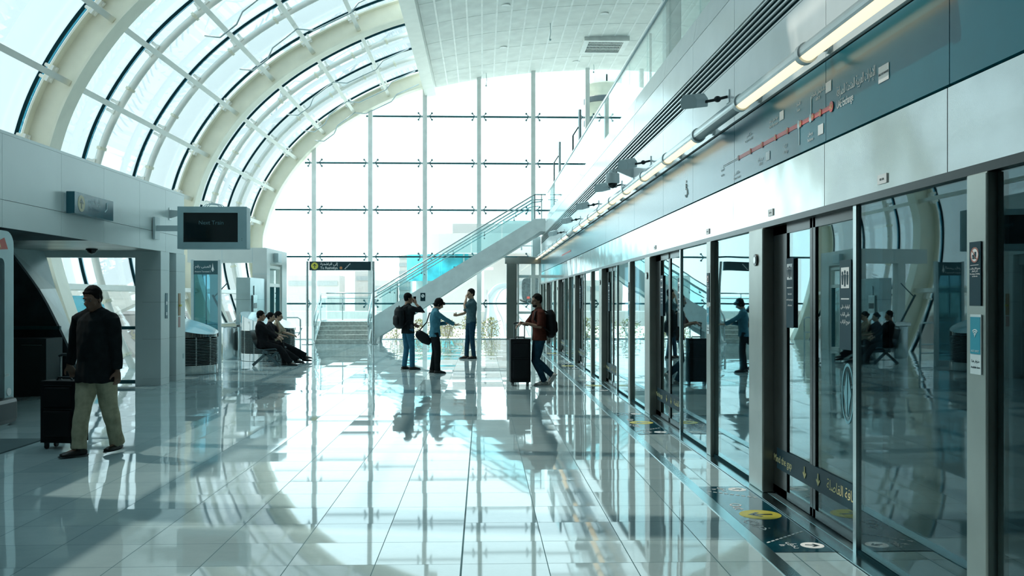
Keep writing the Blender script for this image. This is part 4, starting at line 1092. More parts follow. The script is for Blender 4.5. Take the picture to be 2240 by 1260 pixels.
# wall sign at left
t = thing('wall_sign', 'teal boxed sign with arrow disc mounted on the left clad wall', 'sign', (-6, 14.3, 2.85))
sb = obj('box', MB().box(-5.97, -5.85, 13.63, 15.05, 2.84, 3.155), mat('slate_teal_sign', (.02, .13, .17), .25), t, bevel=.006)
obj('backing', MB().box(-6.0, -5.97, 13.63, 15.05, 2.87, 3.13), grey_box, t)
obj('yellow_disc', MB().disc((-5.85, 13.86, 3.0), .12, (1, 0, 0), .004), mat('dull_yellow_disc', (.55, .50, .30), .4), sb)
obj('arrow', arrow(MB(), (-5.845, 13.86, 3.0), (0, 1, 0), UZ, .10, .003), navy, sb)
text(arabic('إلى المترو'), .11, sticker_pale, sb, (-5.849, 14.1, 3.04), (0, 1, 0), UZ)
text('To Metro', .10, mat('dim_teal_text', (.08, .22, .27), .5), sb, (-5.849, 14.1, 2.92), (0, 1, 0), UZ)
obj('stair_symbol', MB().bar((-5.845, 14.7, 2.95), (-5.845, 14.78, 3.0), .01, .01).bar((-5.845, 14.78, 3.0), (-5.845, 14.78, 3.1), .01, .01, up=(1, 0, 0)), sticker_pale, sb)
# glazed cabin at the left edge
t = thing('glazed_cabin', 'dark glazed cabin with a red triangle emblem at the left edge', 'cabin', (-6.7, 10.4, 0))
cabm = mat('cabin_grey_shell', (.42, .56, .58), .3, .3)
def rrect(y0, y1, z0, z1, r, x):
    pts = []
    for cy, cz, a0 in ((y1 - r, z1 - r, 0), (y0 + r, z1 - r, 90), (y0 + r, z0 + r, 180), (y1 - r, z0 + r, 270)):
        for i in range(7):
            a = R(a0 + 15 * i); pts.append((x, cy + math.cos(a) * r, cz + math.sin(a) * r))
    return pts
o = MB(); A = rrect(9.3, 12.27, .0, 2.47, .18, -6.04); B = rrect(9.5, 12.04, .25, 2.12, .08, -6.04)
va = [o.bm.verts.new(p) for p in A]; vb = [o.bm.verts.new(p) for p in B]
va2 = [o.bm.verts.new((p[0] - .5, p[1], p[2])) for p in A]; vb2 = [o.bm.verts.new((p[0] - .12, p[1], p[2])) for p in B]
n = len(A)
for i in range(n):
    j = (i + 1) % n
    o.bm.faces.new((va[i], va[j], vb[j], vb[i])); o.bm.faces.new((va[i], va2[i], va2[j], va[j])); o.bm.faces.new((vb[i], vb[j], vb2[j], vb2[i]))
o.bm.faces.new(va2)
obj('shell', o, cabm, t)
win = obj('window', MB().box(-6.16, -6.12, 9.5, 12.04, .25, 2.12), mat('dark_cabin_window', (.008, .018, .022), .08), t)
obj('pale_strip', MB().box(-6.12, -6.115, 9.7, 11.9, 1.84, 2.02), mat('dull_blue_panel', (.25, .45, .52), .4), win)  # lighter strip across the top of the dark window
e = obj('triangle_emblem', MB().prism([(-6.04, 11.45, 2.19), (-6.04, 12.12, 2.24), (-6.04, 12.03, 2.38)], (.004, 0, 0)), mat('dark_red_emblem', (.6, .08, .05), .4), t)
text('RTA', .085, text_yellow, e, (-6.034, 11.78, 2.245), (0, 1, 0), UZ)
text('5004', .055, text_white, t, (-6.038, 12.05, .62), (0, 1, 0), UZ, name='number')
obj('round_button', MB().disc((-6.04, 12.14, .42), .05, (1, 0, 0), .01), text_white, t)
obj('bumper', MB().box(-6.5, -5.98, 11.4, 12.29, .02, .35), mat('black_bumper', (.01, .015, .018), .35), t, bevel=.06)
tag(obj('floor_mat', MB().box(-6.0, -4.98, 7.5, 10.85, 0, .014), mat('dark_mat', (.05, .10, .11), .8)), 'dark entrance mat on the floor at the left edge', 'mat')
# counter deep in the dark recess
t = thing('service_counter', 'dark counter deep in the shaded recess behind the walking man', 'counter', (-7.7, 16.0, 0))
obj('body', MB().box(-8.3, -7.2, 15.7, 16.3, 0, .95), mat('dim_counter', (.03, .05, .055), .5), t); obj('handle', MB().tube([(-7.6, 15.68, .85), (-7.25, 15.68, .85)], .012, 8), steel_rail, t)

# ================================================================== bench
bm_ = mat('bench_grey_metal', (.10, .15, .165), .35, .6)
t = thing('bench', 'perforated metal beam bench with X shaped legs under the three seated people', 'bench', (-5.2, 23.4, 0))
obj('beam', MB().box(-5.24, -5.12, 22.5, 24.3, .30, .37), bm_, t)
for y in (22.65, 24.15):
    obj('leg', MB().bar((-5.5, y, .02), (-5.12, y, .36), .07, .06).bar((-4.88, y, .02), (-5.26, y, .36), .07, .06), bm_, t)
for y in (22.85, 23.4, 23.95):
    s_ = MB(); pr_ = [(-4.93, .40), (-4.96, .425), (-5.3, .40), (-5.40, .43), (-5.50, .62), (-5.56, .86)]
    for a, b in zip(pr_, pr_[1:]): s_.prism([(a[0], y - .24, a[1]), (b[0], y - .24, b[1]), (b[0], y - .24, b[1] - .02), (a[0], y - .24, a[1] - .02)], (0, .48, 0))
    obj('seat', s_, bm_, t)

# ================================================================== outside
haze_w = mat('bleached_ground', (.78, .76, .70), .8, var=.05, scale=.02)
tag(obj('ground_outside', MB().box(-220, 260, Y_END + .5, 420, -6.5, -6), haze_w), kind='structure')
tag(obj('ground_left', MB().box(-220, -9.9, -40, Y_END + .5, -6.5, -6), haze_w), kind='structure')
cy_gl = mat('cyan_curtain_glass', (.05, .40, .46), .3, var=.25, scale=.25)
pale_b = mat('pale_building', (.42, .38, .36), .7, var=.06, scale=.05)
stripe_m = mat('grey_window_band', (.30, .31, .31), .8)
t = thing('curved_building', 'curved cyan glass building seen through the stair balustrade', 'building', (0, 250, -6))
def arc_wall(cx, cy, r, a0, a1, z0, z1, th=1.0, n=20, ry=None):
    o = MB(); ry = ry or r
    for i in range(n):
        q = []
        for a in (a0 + (a1 - a0) * i / n, a0 + (a1 - a0) * (i + 1) / n):
            for rr in (0, -th): q.append((cx + (r + rr) * math.cos(a), cy + (ry + rr) * math.sin(a)))
        o.prism([(q[0][0], q[0][1], z0), (q[2][0], q[2][1], z0), (q[3][0], q[3][1], z0), (q[1][0], q[1][1], z0)], (0, 0, z1 - z0))
    return o
obj('glass_front', arc_wall(-5, 262, 18, R(212), R(262), 6.5, 13.5), cy_gl, t); obj('glass_front', arc_wall(-5, 262, 18, R(262), R(296), 10.2, 13.5), cy_gl, t)
obj('roof_band', arc_wall(1, 262, 24, R(180), R(350), 13.5, 18.5), pale_b, t)
obj('roof', MB().box(-8, 16, 252, 275, 18.5, 22), pale_b, t)
obj('base', arc_wall(1, 263, 19.5, R(180), R(350), -6, 13.5), pale_b, t)
bd = MB()
for i in range(5): bd.box(-12.2 + i * 3.6, -11.8 + i * 3.6, 243.4 + abs(i - 2) ** 2 * 1.1, 243.9 + abs(i - 2) ** 2 * 1.1, 6.5, 13.5)
obj('fins', bd, pale_b, t)
t = thing('striped_tower', 'small pale tower with dark window bands left of the curved building', 'building', (-24, 300, -6))
obj('body', MB().box(-26.3, -22.8, 298, 306, -6, 16.5), pale_b, t)
o = MB()
for i in range(6): o.box(-26.4, -22.7, 297.8, 298.1, 2 + i * 2.5, 3.1 + i * 2.5)
obj('window_bands', o, stripe_m, t)
t = thing('banded_building', 'pale building with slanting dark window bands beside the stair top', 'building', (12, 260, -6))
obj('body', MB().box(6.5, 17.5, 290, 300, -6, 26), pale_b, t)
o = MB()
for i in range(6): o.box(6.4, 17.6, 289.8, 290.1, 4 + i * 3.2, 5.3 + i * 3.2)
obj('window_bands', o, stripe_m, t)
for i, (x0, x1, y, z1, lab) in enumerate(((-60, -44, 290, 9, 'low hazy building left of the direction sign'), (-42, -36, 310, 11, 'small hazy building block seen under the direction sign'), (-34, -27, 290, 7.5, 'low hazy building under the right half of the direction sign'))):
    t = thing('low_building', lab, 'building', (x0, y, -6), group='hazy low buildings')
    obj('body', MB().box(x0, x1, y, y + 12, -6, z1), pale_b, t)
    obj('window_band', MB().box(x0 + .5, x1 - .5, y - .2, y, z1 - 3.2, z1 - 1.8), stripe_m, t)
# long parapet road and fence posts
t = thing('elevated_road', 'long pale elevated road crossing behind the end window', 'road', (-20, 110, 0))
obj('deck', MB().box(-90, 60, 108, 116, -1.5, .2), pale_b, t)
for i in range(10):
    obj('pier', MB().box(-70 + i * 13, -68.5 + i * 13, 110, 112, -6, -1.5), pale_b, t)
tag(obj('round_tower', MB().lathe([(1.23, -6), (1.23, 12.6), (1.3, 12.7), (1.3, 13.1), (1.23, 13.2), (1.23, 14.0), (1.3, 14.1), (1.3, 14.5), (1.23, 14.6), (1.23, 15.3), (1.1, 15.4)], (7.85, 60, 0), 40), mat('tan_tower', (.22, .22, .17), .6), smooth='auto'), 'round tan tower with dark rings outside, above the upper level', 'tower')
rt = [o_ for o_ in C.objects if o_.name == 'round_tower'][0]
obj('dark_ring', MB().lathe([(1.3, 12.7), (1.33, 12.75), (1.33, 13.05), (1.3, 13.1)], (7.85, 60, 0), 40), dark, rt); obj('dark_ring', MB().lathe([(1.3, 14.1), (1.33, 14.15), (1.33, 14.45), (1.3, 14.5)], (7.85, 60, 0), 40), dark, rt)
obj('roof_unit', MB().box(7.1, 8.0, 59.6, 60.6, 15.4, 16.0).box(7.9, 8.9, 59.6, 60.6, 15.4, 16.3), grey_box, rt)
# viaduct with parapets curving away
VPTS = [(.9, 40), (.95, 45), (1.3, 70), (1.5, 110), (2.0, 150), (5, 200), (14, 250)]
VZ = [-1.6, -1.4, .0, .7, 1.9, 4.2, 5.5]
tv = thing('rail_viaduct', 'pale concrete rail viaduct curving away outside beside the end door', 'viaduct', (2, 45, -2))
vp = [Vector((x + 2.8, y, z)) for (x, y), z in zip(VPTS, VZ)]
fine = []
for i in range(len(vp) - 1):
    for k in range(8):
        tt = k / 8; p0 = vp[max(i - 1, 0)]; p1 = vp[i]; p2 = vp[i + 1]; p3 = vp[min(i + 2, len(vp) - 1)]
        fine.append(.5 * ((2 * p1) + (-p0 + p2) * tt + (2 * p0 - 5 * p1 + 4 * p2 - p3) * tt * tt + (-p0 + 3 * p1 - 3 * p2 + p3) * tt ** 3))
def ribbon(off, w, h, dz):
    o = MB()
    for a, b in zip(fine, fine[1:]):
        d = (b - a).normalized(); s_ = d.cross(Vector((0, 0, 1))).normalized()
        o.bar(a + s_ * off + Vector((0, 0, dz)), b + s_ * off + Vector((0, 0, dz)), w, h)
    return o
conc = mat('viaduct_concrete', (.42, .43, .42), .7)
obj('deck', ribbon(0, 7.5, .3, -.3), conc, tv)
for off in (-3.7, 3.7): obj('parapet', ribbon(off, .25, 1.1, .3), conc, tv)
for off in (-2.5, -1.0, 1.0, 2.5): obj('rail', ribbon(off, .12, .16, -.08), stripe_m, tv)
fm = MB()
for i, a in enumerate(fine[:30]):
    for q in range(3):
        p = a.lerp(fine[i + 1], q / 3) + Vector((-3.75, 0, .8)); fm.bar(p, p + Vector((0, 0, .8)), .05, .05)
obj('fence', fm, stripe_m, tv)
t = thing('metro_train', 'dark fronted train standing on the track outside the glass end door', 'train', (6.8, 128, 0))
trm = mat('dark_train_front', (.035, .05, .05), .2, var=.3, scale=3)
obj('nose', MB().prism([(6.8 + x, 128, 2.95 + z) for x, z in [(1.4 * math.copysign(abs(math.cos(a)) ** .45, math.cos(a)), 1.62 * math.copysign(abs(math.sin(a)) ** .45, math.sin(a))) for a in [2 * PI * i / 40 for i in range(40)]]], (0, 14, 0)), trm, t)
obj('lamp', MB().box(6.1, 6.5, 127.9, 128, 1.7, 2.0), mat('red_train_lamp', (.5, .05, .03), .3), t); obj('pale_panel', MB().box(6.7, 7.5, 127.9, 128, 1.4, 2.4), sticker_pale, t)
# shrubs along the outside edge
leaf = mat('yellow_green_leaves', (.30, .27, .10), .7, var=.4, scale=6)  # mottled yellow-green leaf colour
stem_m = mat('dry_stem', (.16, .12, .08), .8)
tag(obj('planter_bed', MB().box(-8, 3.2, 38.6, 44, -1.2, -.15), haze_w), kind='structure')
def shrub(x, y, w_, h, lab):
    t = thing('shrub', lab, 'shrub', (x, y, -.15), group='yellow green shrubs outside')
    o = MB(); rnd = random.Random(int(x * 100))
    for i in range(420):
        a = rnd.random() * 2 * PI; rr = rnd.random() ** .5; zz_ = rnd.random()
        k = math.sqrt(max(0, 1 - zz_ ** 2.4))
        p = Vector((x + math.cos(a) * rr * w_ * k, y + math.sin(a) * rr * w_ * .6 * k, -.1 + zz_ * h + rnd.random() * .05))
        d1 = Vector((rnd.uniform(-1, 1), rnd.uniform(-1, 1), rnd.uniform(-.2, 1))).normalized(); d2 = d1.orthogonal().normalized()
        l = rnd.uniform(.05, .09)
        o.prism([p, p + d1 * l * .5 + d2 * l * .3, p + d1 * l, p + d1 * l * .5 - d2 * l * .3], d1.cross(d2) * .004)
    obj('leaves', o, leaf, t)
    s_ = MB()
    for i in range(9): s_.tube([(x, y, -.15), (x + rnd.uniform(-.5, .5) * w_, y + rnd.uniform(-.2, .2), h * .5), (x + rnd.uniform(-.9, .9) * w_, y, h * .8)], .01, 5)
    obj('stem', s_, stem_m, t)
for i, (x, y, w_, h, lab) in enumerate(((-3.6, 39.3, .6, .75, 'yellow green shrub outside the glass at the foot of the staircase'), (-2.6, 39.4, .55, .8, 'yellow green shrub outside the glass left of the man on the phone'), (-1.5, 39.3, .6, .85, 'yellow green shrub outside the glass between phone man and person in blue'), (-.5, 39.3, .6, 1.0, 'taller yellow green shrub outside the glass right of the person in blue'), (.35, 39.4, .5, .9, 'yellow green shrub outside the glass behind the reaching hands'))):
    shrub(x, y, w_, h, lab)
t = thing('street_lamp', 'white outdoor lamp post seen through the stair balustrade', 'street lamp', (-.2, 120, -6))
obj('pole', MB().tube([(.1, 120, -6), (.1, 120, 5.6)], .12, 8), white_steel, t); obj('lamp_head', MB().box(-1.2, 1.4, 119.7, 120.3, 5.4, 5.7).box(-.2, .4, 119.7, 120.3, 5.6, 7), white_steel, t)
# things seen low at left through the ribs
t = thing('cyan_billboard', 'bright cyan billboard outside behind the walking man', 'billboard', (-13, 29.9, -6))
obj('board', MB().box(-14.2, -11.8, 29.8, 30, .5, 1.72), mat('cyan_billboard_face', (.02, .42, .55), .5), t); obj('post', MB().box(-13.9, -13.7, 29.85, 29.95, -6, .5), grey_box, t); obj('post', MB().box(-12.3, -12.1, 29.85, 29.95, -6, .5), grey_box, t)
t = thing('airport_shed', 'long pale shed outside seen through the low left windows', 'building', (-40, 60, -6))
obj('body', MB().box(-60, -22, 55, 75, -6, .6), pale_b, t); obj('roof', MB().prism([(-61, 54, .6), (-21, 54, .6), (-21, 65, 2.4), (-61, 65, 2.4)], (0, 0, .2)), mat('tan_roof', (.55, .54, .48), .7), t)
# ================================================================== people
def remesh(mb, voxel, smooth=4, wr=0.0, wsc=9.0, seed=0.0):
    """fuse overlapping limb shapes into one continuous skin"""
    bm = mb.bm; bmesh.ops.recalc_face_normals(bm, faces=bm.faces)
    me = bpy.data.meshes.new('tmp'); bm.to_mesh(me); bm.free()
    o = bpy.data.objects.new('tmp', me); C.objects.link(o)
    r = o.modifiers.new('r', 'REMESH'); r.mode = 'VOXEL'; r.voxel_size = voxel
    if smooth:
        s = o.modifiers.new('s', 'SMOOTH'); s.factor = .5; s.iterations = smooth
    bpy.context.view_layer.update()
    dg = bpy.context.evaluated_depsgraph_get()
    m2 = bpy.data.meshes.new_from_object(o.evaluated_get(dg))
    bpy.data.objects.remove(o); bpy.data.meshes.remove(me)
    out = MB(); out.bm.from_mesh(m2); bpy.data.meshes.remove(m2)
    if wr:
        out.bm.normal_update()
        for v in out.bm.verts:
            q = v.co * wsc + Vector((seed, seed * .7, 0)); q.z *= .6
            v.co += v.normal * (mnoise.noise(q) * wr + mnoise.noise(q * 2.3) * wr * .5)
    return out
def ik(a, c, l1, l2, hint):
    a = Vector(a); c = Vector(c); d = c - a; L = d.length
    if L > (l1 + l2) * .999: c = a + d.normalized() * (l1 + l2) * .999; d = c - a; L = d.length
    x = (l1 * l1 - l2 * l2 + L * L) / (2 * L); h = math.sqrt(max(0, l1 * l1 - x * x))
    n = Vector(hint) - d.normalized() * Vector(hint).dot(d.normalized())
    return a + d.normalized() * x + n.normalized() * h, c
def hand(mb, wr, d, palm, s, side, curl=.5, spread=1.0):
    """palm plus five separate fingers; d = direction of the hand, palm = where the palm looks"""
    d = Vector(d).normalized(); pn = (Vector(palm) - d * d.dot(Vector(palm))).normalized(); lat = d.cross(pn) * side   # lat points to the thumb side
    k = s
    mb.tube([wr - d * .01, wr + d * .03 * k, wr + d * .085 * k], [(.028 * k, .02 * k), (.038 * k, .018 * k), (.040 * k, .014 * k)], 12, ref=lat)
    for i, (off, ln) in enumerate(((.030, .072), (.011, .080), (-.009, .074), (-.028, .058))):
        b = wr + d * .08 * k + lat * off * k; p = [b - d * .02]; dd = d + lat * off * 2.2 * spread
        for j in range(3):
            ang = curl * (.35 + .45 * j)
            v = (dd.normalized() * math.cos(ang) + pn * math.sin(ang)).normalized()
            b = b + v * ln * k * (.42, .33, .25)[j]; p.append(b)
        mb.tube(p, [.0105 * k, .0100 * k, .0092 * k, .0075 * k], 8)
    b = wr + d * .022 * k + lat * .026 * k; p = [b]
    for j in range(3):
        v = (d * (.55 + .3 * j) + lat * (.85 - .35 * j) + pn * (.25 + curl * .35 * j)).normalized(); b = b + v * (.032, .03, .024)[j] * k; p.append(b)
    mb.tube(p, [.014 * k, .0125 * k, .011 * k, .009 * k], 8)
def person(name_label, loc, rotz, H, pose, look, group=None, fine=.010):
    """pose positions are in the person's own frame: +y ahead, +x right hand side"""
    k = H / 1.75; t = thing('person', name_label, 'person', loc, R(rotz), group)
    V = lambda *a: Vector(a)
    pel = Vector(pose.get('pelvis', (0, 0, .93 * k))); lean = Vector(pose.get('lean', (0, .02, 1))).normalized()
    side = Vector(pose.get('side', (1, 0, 0))).normalized(); hs = Vector(pose.get('hipside', tuple(side))).normalized()
    bulk = look.get('bulk', 1.0); belly = look.get('belly', 0.0)
    up = lean; fw = up.cross(side).normalized() * 1
    if fw.y < 0 and abs(fw.y) > .3: fw = -fw
    waist = pel + V(0, 0, .12 * k) * .5 + up * .06 * k; chest = waist + up * .20 * k; shc = chest + up * .135 * k; nb = shc + up * .062 * k; hk = 1.08
    hd = Vector(pose.get('headdir', (0, 1, 0))).normalized(); hup = Vector(pose.get('headup', tuple(up * .8 + V(0, 0, .4)))).normalized()
    hup = (hup - hd * hup.dot(hd)).normalized() if abs(hup.dot(hd)) < .95 else up
    hx = hd.cross(hup).normalized(); Rm = Matrix((hx, hd, hup)).transposed()
    hc = nb + up * .05 * k + Vector(pose.get('headoff', (0, .025, 0))) * k + hup * (.112 - look.get('sink', 0)) * k
    B = MB()
    sw = .182 * k * look.get('shoulders', 1)
    def torso(m, g, g0=None, hem=None):
        pts = [pel - V(0, 0, .06 * k), pel + V(0, 0, .02), waist, waist * .5 + chest * .5, chest, shc - up * .02 * k, shc + up * .03 * k, nb]
        rr = [(.150, .105), (.165, .115 + belly * .4), (.145, .105 + belly), (.150, .112 + belly * .8), (.168, .122 + belly * .3), (.160, .105), (.115, .08), (.062, .062)]
        rr = [(a * k * bulk + g, b * k * bulk + g) for a, b in rr]
        if hem is not None:
            pts = [hem[0]] + pts[1:]; rr[0] = (rr[1][0] + hem[1], rr[1][1] + hem[1])
        m.tube(pts, rr, 20, ref=side)
        for s in (-1, 1): m.ell(shc + side * s * sw * .90 - up * .012, ((.060 * k * bulk + g), (.060 * k * bulk + g), (.058 * k + g)), None, 14, 10)
        for s in (-1, 1): m.tube([nb + up * .012 * k, shc + side * s * sw * .5 + up * .022 * k, shc + side * s * sw * .9 - up * .01], [.058 * k + g * .3, .062 * k * bulk + g * .5, .054 * k + g * .7], 14)
        m.tube([shc - side * sw * .85 - up * .02, shc - up * .015, shc + side * sw * .85 - up * .02], [(.055 * k + g), (.072 * k * bulk + g), (.055 * k + g)], 14)
    torso(B, 0)
    # neck and head
    B.tube([nb - up * .03, nb + up * .03 * k, hc - hup * .05 * k - hd * .012], [.070 * k, .062 * k * bulk, .058 * k * bulk], 14)
    hp = lambda x, y, z: hc + Rm @ (V(x, y, z) * k * 1.07)
    B.ell(hp(0, -.008, .03), (.074 * k, .092 * k, .088 * k), Rm, 22, 16)          # cranium
    B.ell(hp(0, .022, -.035), (.058 * k, .068 * k, .078 * k), Rm, 20, 14)         # face
    B.ell(hp(0, .052, -.088), (.030 * k, .030 * k, .024 * k), Rm, 12, 8)          # chin
    B.tube([hp(0, .082, .012), hp(0, .106, -.028), hp(0, .090, -.040)], [.009 * k, .0145 * k, .012 * k], 8)   # nose
    B.ell(hp(0, .080, -.062), (.024 * k, .013 * k, .011 * k), Rm, 10, 8)          # lips
    B.tube([hp(-.045, .066, .022), hp(0, .082, .026), hp(.045, .066, .022)], .011 * k, 8)                    # brow
    for s in (-1, 1):
        B.ell(hp(s * .073, -.005, -.012), (.010 * k, .018 * k, .030 * k), Rm, 10, 8)    # ears
        B.ell(hp(s * .04, .05, -.035), (.022 * k, .02 * k, .022 * k), Rm, 10, 8)
    # arms
    J = {}
    for s, key in ((-1, 'L'), (1, 'R')):
        sh = shc + side * s * sw
        wr = Vector(pose['hand' + key]); el, wr = ik(sh, wr, .285 * k, .255 * k, pose.get('elbow' + key, (s * .5, -.6, -.4)))
        J['sh' + key], J['el' + key], J['wr' + key] = sh, el, wr
        B.tube([sh, sh.lerp(el, .5), el, el.lerp(wr, .3), wr], [.048 * k * bulk, .044 * k * bulk, .037 * k, .037 * k, .026 * k], 12)
        hdv = Vector(pose.get('hdir' + key, tuple((wr - el).normalized()))); pl = pose.get('palm' + key, (-s, 0, -.1))
        hand(B, wr, hdv, pl, k, s * pose.get('flip' + key, 1), pose.get('curl' + key, .6))
    # legs
    for s, key in ((-1, 'L'), (1, 'R')):
        hip = pel + hs * s * .088 * k - V(0, 0, .03 * k)
        an = Vector(pose['foot' + key]) + V(0, 0, .085 * k * pose.get('lift' + key, 1)); kn, an = ik(hip, an, .425 * k, .415 * k, pose.get('knee' + key, (s * .1, 1, 0)))
        J['hip' + key], J['kn' + key], J['an' + key] = hip, kn, an
        td = Vector(pose.get('toe' + key, (s * .15, 1, 0))).normalized(); J['td' + key] = td
        B.tube([hip, hip.lerp(kn, .5), kn, kn.lerp(an, .3), an], [.085 * k * bulk, .070 * k * bulk, .052 * k, .052 * k, .036 * k], 14)
        B.tube([an - td * .03 * k, an + td * .06 * k - V(0, 0, .035 * k), an + td * .15 * k - V(0, 0, .055 * k)], [.030 * k, .027 * k, .018 * k], 10)
    L = lambda mb, nm, m, par=t, sm=True: obj(nm, mb, m, par, smooth=sm, world=False)
    body = L(remesh(B, min(fine, .0075), 2), 'body', look.get('skin', skin))
    for s in (-1, 1):    # eyes
        e = L(MB().ell(hp(s * .031, .074, .002), (.011 * k, .006 * k, .006 * k), Rm, 10, 8), 'eye', MATS.get('eye_white') or mat('eye_white', (.22, .21, .20), .4), t)
        L(MB().ell(hp(s * .031, .079, .002), (.0055 * k, .003 * k, .0055 * k), Rm, 8, 6), 'iris', dark, e)
    # shirt
    S = MB(); g = look.get('loose', .012)
    hem = pel + V(0, 0, look.get('hem', -.02))
    torso(S, g, hem=(hem, look.get('flare', 0.0)))
    S.tube([nb - up * .03, nb + up * .022], [.075 * k, .066 * k], 16)
    for key in 'LR':
        sh, el, wr = J['sh' + key], J['el' + key], J['wr' + key]; sl = look.get('sleeve', 1.0)
        sw_ = look.get('slv', 1.0)
        if sl >= 1: S.tube([sh, sh.lerp(el, .5), el, el.lerp(wr, .5), el.lerp(wr, .93 if sl > 1 else .86)], [q * k * sw_ for q in (.063 * bulk, .059 * bulk, .053, .047, .041)], 14)
        elif sl > .5: S.tube([sh, sh.lerp(el, .5), el, el.lerp(wr, (sl - .5) * 2)], [q * k * sw_ for q in (.063 * bulk, .058 * bulk, .052, .050)], 14)
        else: S.tube([sh, sh.lerp(el, sl * 2)], [.064 * k * bulk, .062 * k * bulk * sw_], 14)
    shirt = L(remesh(S, fine, 3, look.get('wr', .006), 9, H * 7), 'shirt' if not look.get('top') else look['top'], look['shirt'])
    if look.get('collar'):
        cm = MB().tube([nb + up * .005, nb + up * .035], [.078 * k, .072 * k], 18); L(cm, 'collar', look['collar'], shirt)
    # trousers
    T = MB(); lo = look.get('leg', 1.0)
    T.tube([pel - V(0, 0, .11 * k), pel - V(0, 0, .04 * k), pel + V(0, 0, .05 * k), waist + up * .0], [(.14 * k * bulk, .10 * k * bulk), (.162 * k * bulk, .115 * k * bulk), (.150 * k * bulk, .108 * k * bulk), (.128 * k * bulk, .09 * k * bulk)], 20, ref=hs)
    for key in 'LR':
        hip, kn, an = J['hip' + key], J['kn' + key], J['an' + key]
        T.tube([hip + V(0, 0, .02), hip.lerp(kn, .45), kn, kn.lerp(an, .4), kn.lerp(an, .85), an + (an - kn).normalized() * .02], [.098 * k * bulk, .084 * k * bulk * (1 + (lo - 1) * .5), .066 * k * lo, .064 * k * lo, .058 * k * lo, .062 * k * lo], 16)
    L(remesh(T, fine, 3, look.get('wr', .006) * 1.1, 8, H * 3), 'trousers', look['trousers'])
    # shoes
    for key in 'LR':
        an, td = J['an' + key], J['td' + key]; lat = td.cross(V(0, 0, 1)).normalized(); F = MB()
        dn = -V(0, 0, 1) if abs(td.z) < .5 else (td.cross(lat)).normalized()
        if dn.z > 0 and abs(td.z) < .8: dn = -dn
        flat = .085 * k
        F.tube([an - td * .075 * k + dn * .05 * k, an - td * .04 * k + dn * .047 * k, an + td * .05 * k + dn * .052 * k, an + td * .13 * k + dn * .058 * k, an + td * .185 * k + dn * .064 * k],
               [(.030 * k, .026 * k), (.040 * k, .036 * k), (.045 * k, .034 * k), (.049 * k, .026 * k), (.034 * k, .018 * k)], 16, ref=lat)
        F.tube([an + dn * .0 - td * .01, an + dn * .045 * k + td * .01], [(.046 * k), (.045 * k)], 14)
        sh_ = L(remesh(F, .008, 2), 'shoe', look['shoes'])
        so = MB().tube([an - td * .085 * k + dn * .077 * k, an + td * .0 + dn * .077 * k, an + td * .11 * k + dn * .077 * k, an + td * .20 * k + dn * .076 * k], [(.030 * k, .008), (.042 * k, .008), (.050 * k, .008), (.028 * k, .008)], 16, ref=lat)
        L(so, 'sole', look.get('sole', dark), sh_)
    # hair
    Hm = MB(); hl = look.get('hair', 'short')
    Hm.ell(hp(0, -.022, .045), (.086 * k, .097 * k, .092 * k), Rm, 22, 16)
    Hm.ell(hp(0, -.045, .0), (.078 * k, .062 * k, .075 * k), Rm, 18, 12)
    Hm.tube([hp(-.055, .040, .072), hp(0, .058, .074), hp(.055, .040, .072)], .014 * k, 10)
    Hm.tube([hp(-.076, .004, .04), hp(-.074, .002, .0)], .012 * k, 8).tube([hp(.076, .004, .04), hp(.074, .002, .0)], .012 * k, 8)
    if hl == 'bob':
        Hm.ell(hp(0, -.025, .03), (.098 * k, .108 * k, .105 * k), Rm, 20, 14)
        Hm.ell(hp(0, -.05, -.045), (.090 * k, .070 * k, .06 * k), Rm, 18, 12)
        Hm.tube([hp(-.085, .02, .05), hp(-.088, .02, -.06)], .022 * k, 8).tube([hp(.085, .02, .05), hp(.088, .02, -.06)], .022 * k, 8)
        Hm.tube([hp(-.06, .07, .07), hp(0, .095, .055), hp(.06, .07, .07)], .028 * k, 10)
    if hl == 'bun':
        Hm.ell(hp(0, -.11, .02), (.04 * k, .04 * k, .04 * k), None, 12, 8)
    L(remesh(Hm, .008, 2, .003, 45), 'hair', hair)
    if look.get('beard'):
        Bd = MB().ell(hp(0, .045, -.078), (.050 * k, .048 * k, .034 * k), Rm, 16, 10); L(remesh(Bd, .008, 1, .003, 60), 'beard', hair)
    if look.get('glasses'):
        G = MB()
        for s in (-1, 1):
            for i in range(12):
                a0, a1 = 2 * PI * i / 12, 2 * PI * (i + 1) / 12
                G.tube([hp(s * .033 + math.cos(a0) * .022, .092, .002 + math.sin(a0) * .016), hp(s * .033 + math.cos(a1) * .022, .092, .002 + math.sin(a1) * .016)], .002, 6)
            G.tube([hp(s * .055, .092, .006), hp(s * .078, .0, .004)], .002, 6)
        G.tube([hp(-.011, .094, .004), hp(.011, .094, .004)], .002, 6)
        L(G, 'glasses', dark)
    if look.get('belt_item'):
        L(MB().ell(pel + side * .17 + V(0, .0, .04), (.03, .04, .05), None, 10, 8), 'belt_pouch', dark)
    J.update(pel=pel, waist=waist, chest=chest, shc=shc, nb=nb, hc=hc, up=up, fw=fw, side=side, k=k)
    t_ = t; return t_, J
def loc_of(t, p): return wmat(t) @ Vector(p)
def local_pt(root, rz, p):
    d = Vector(p) - Vector(root); c, s = math.cos(R(-rz)), math.sin(R(-rz)); return (d.x * c - d.y * s, d.x * s + d.y * c, d.z)

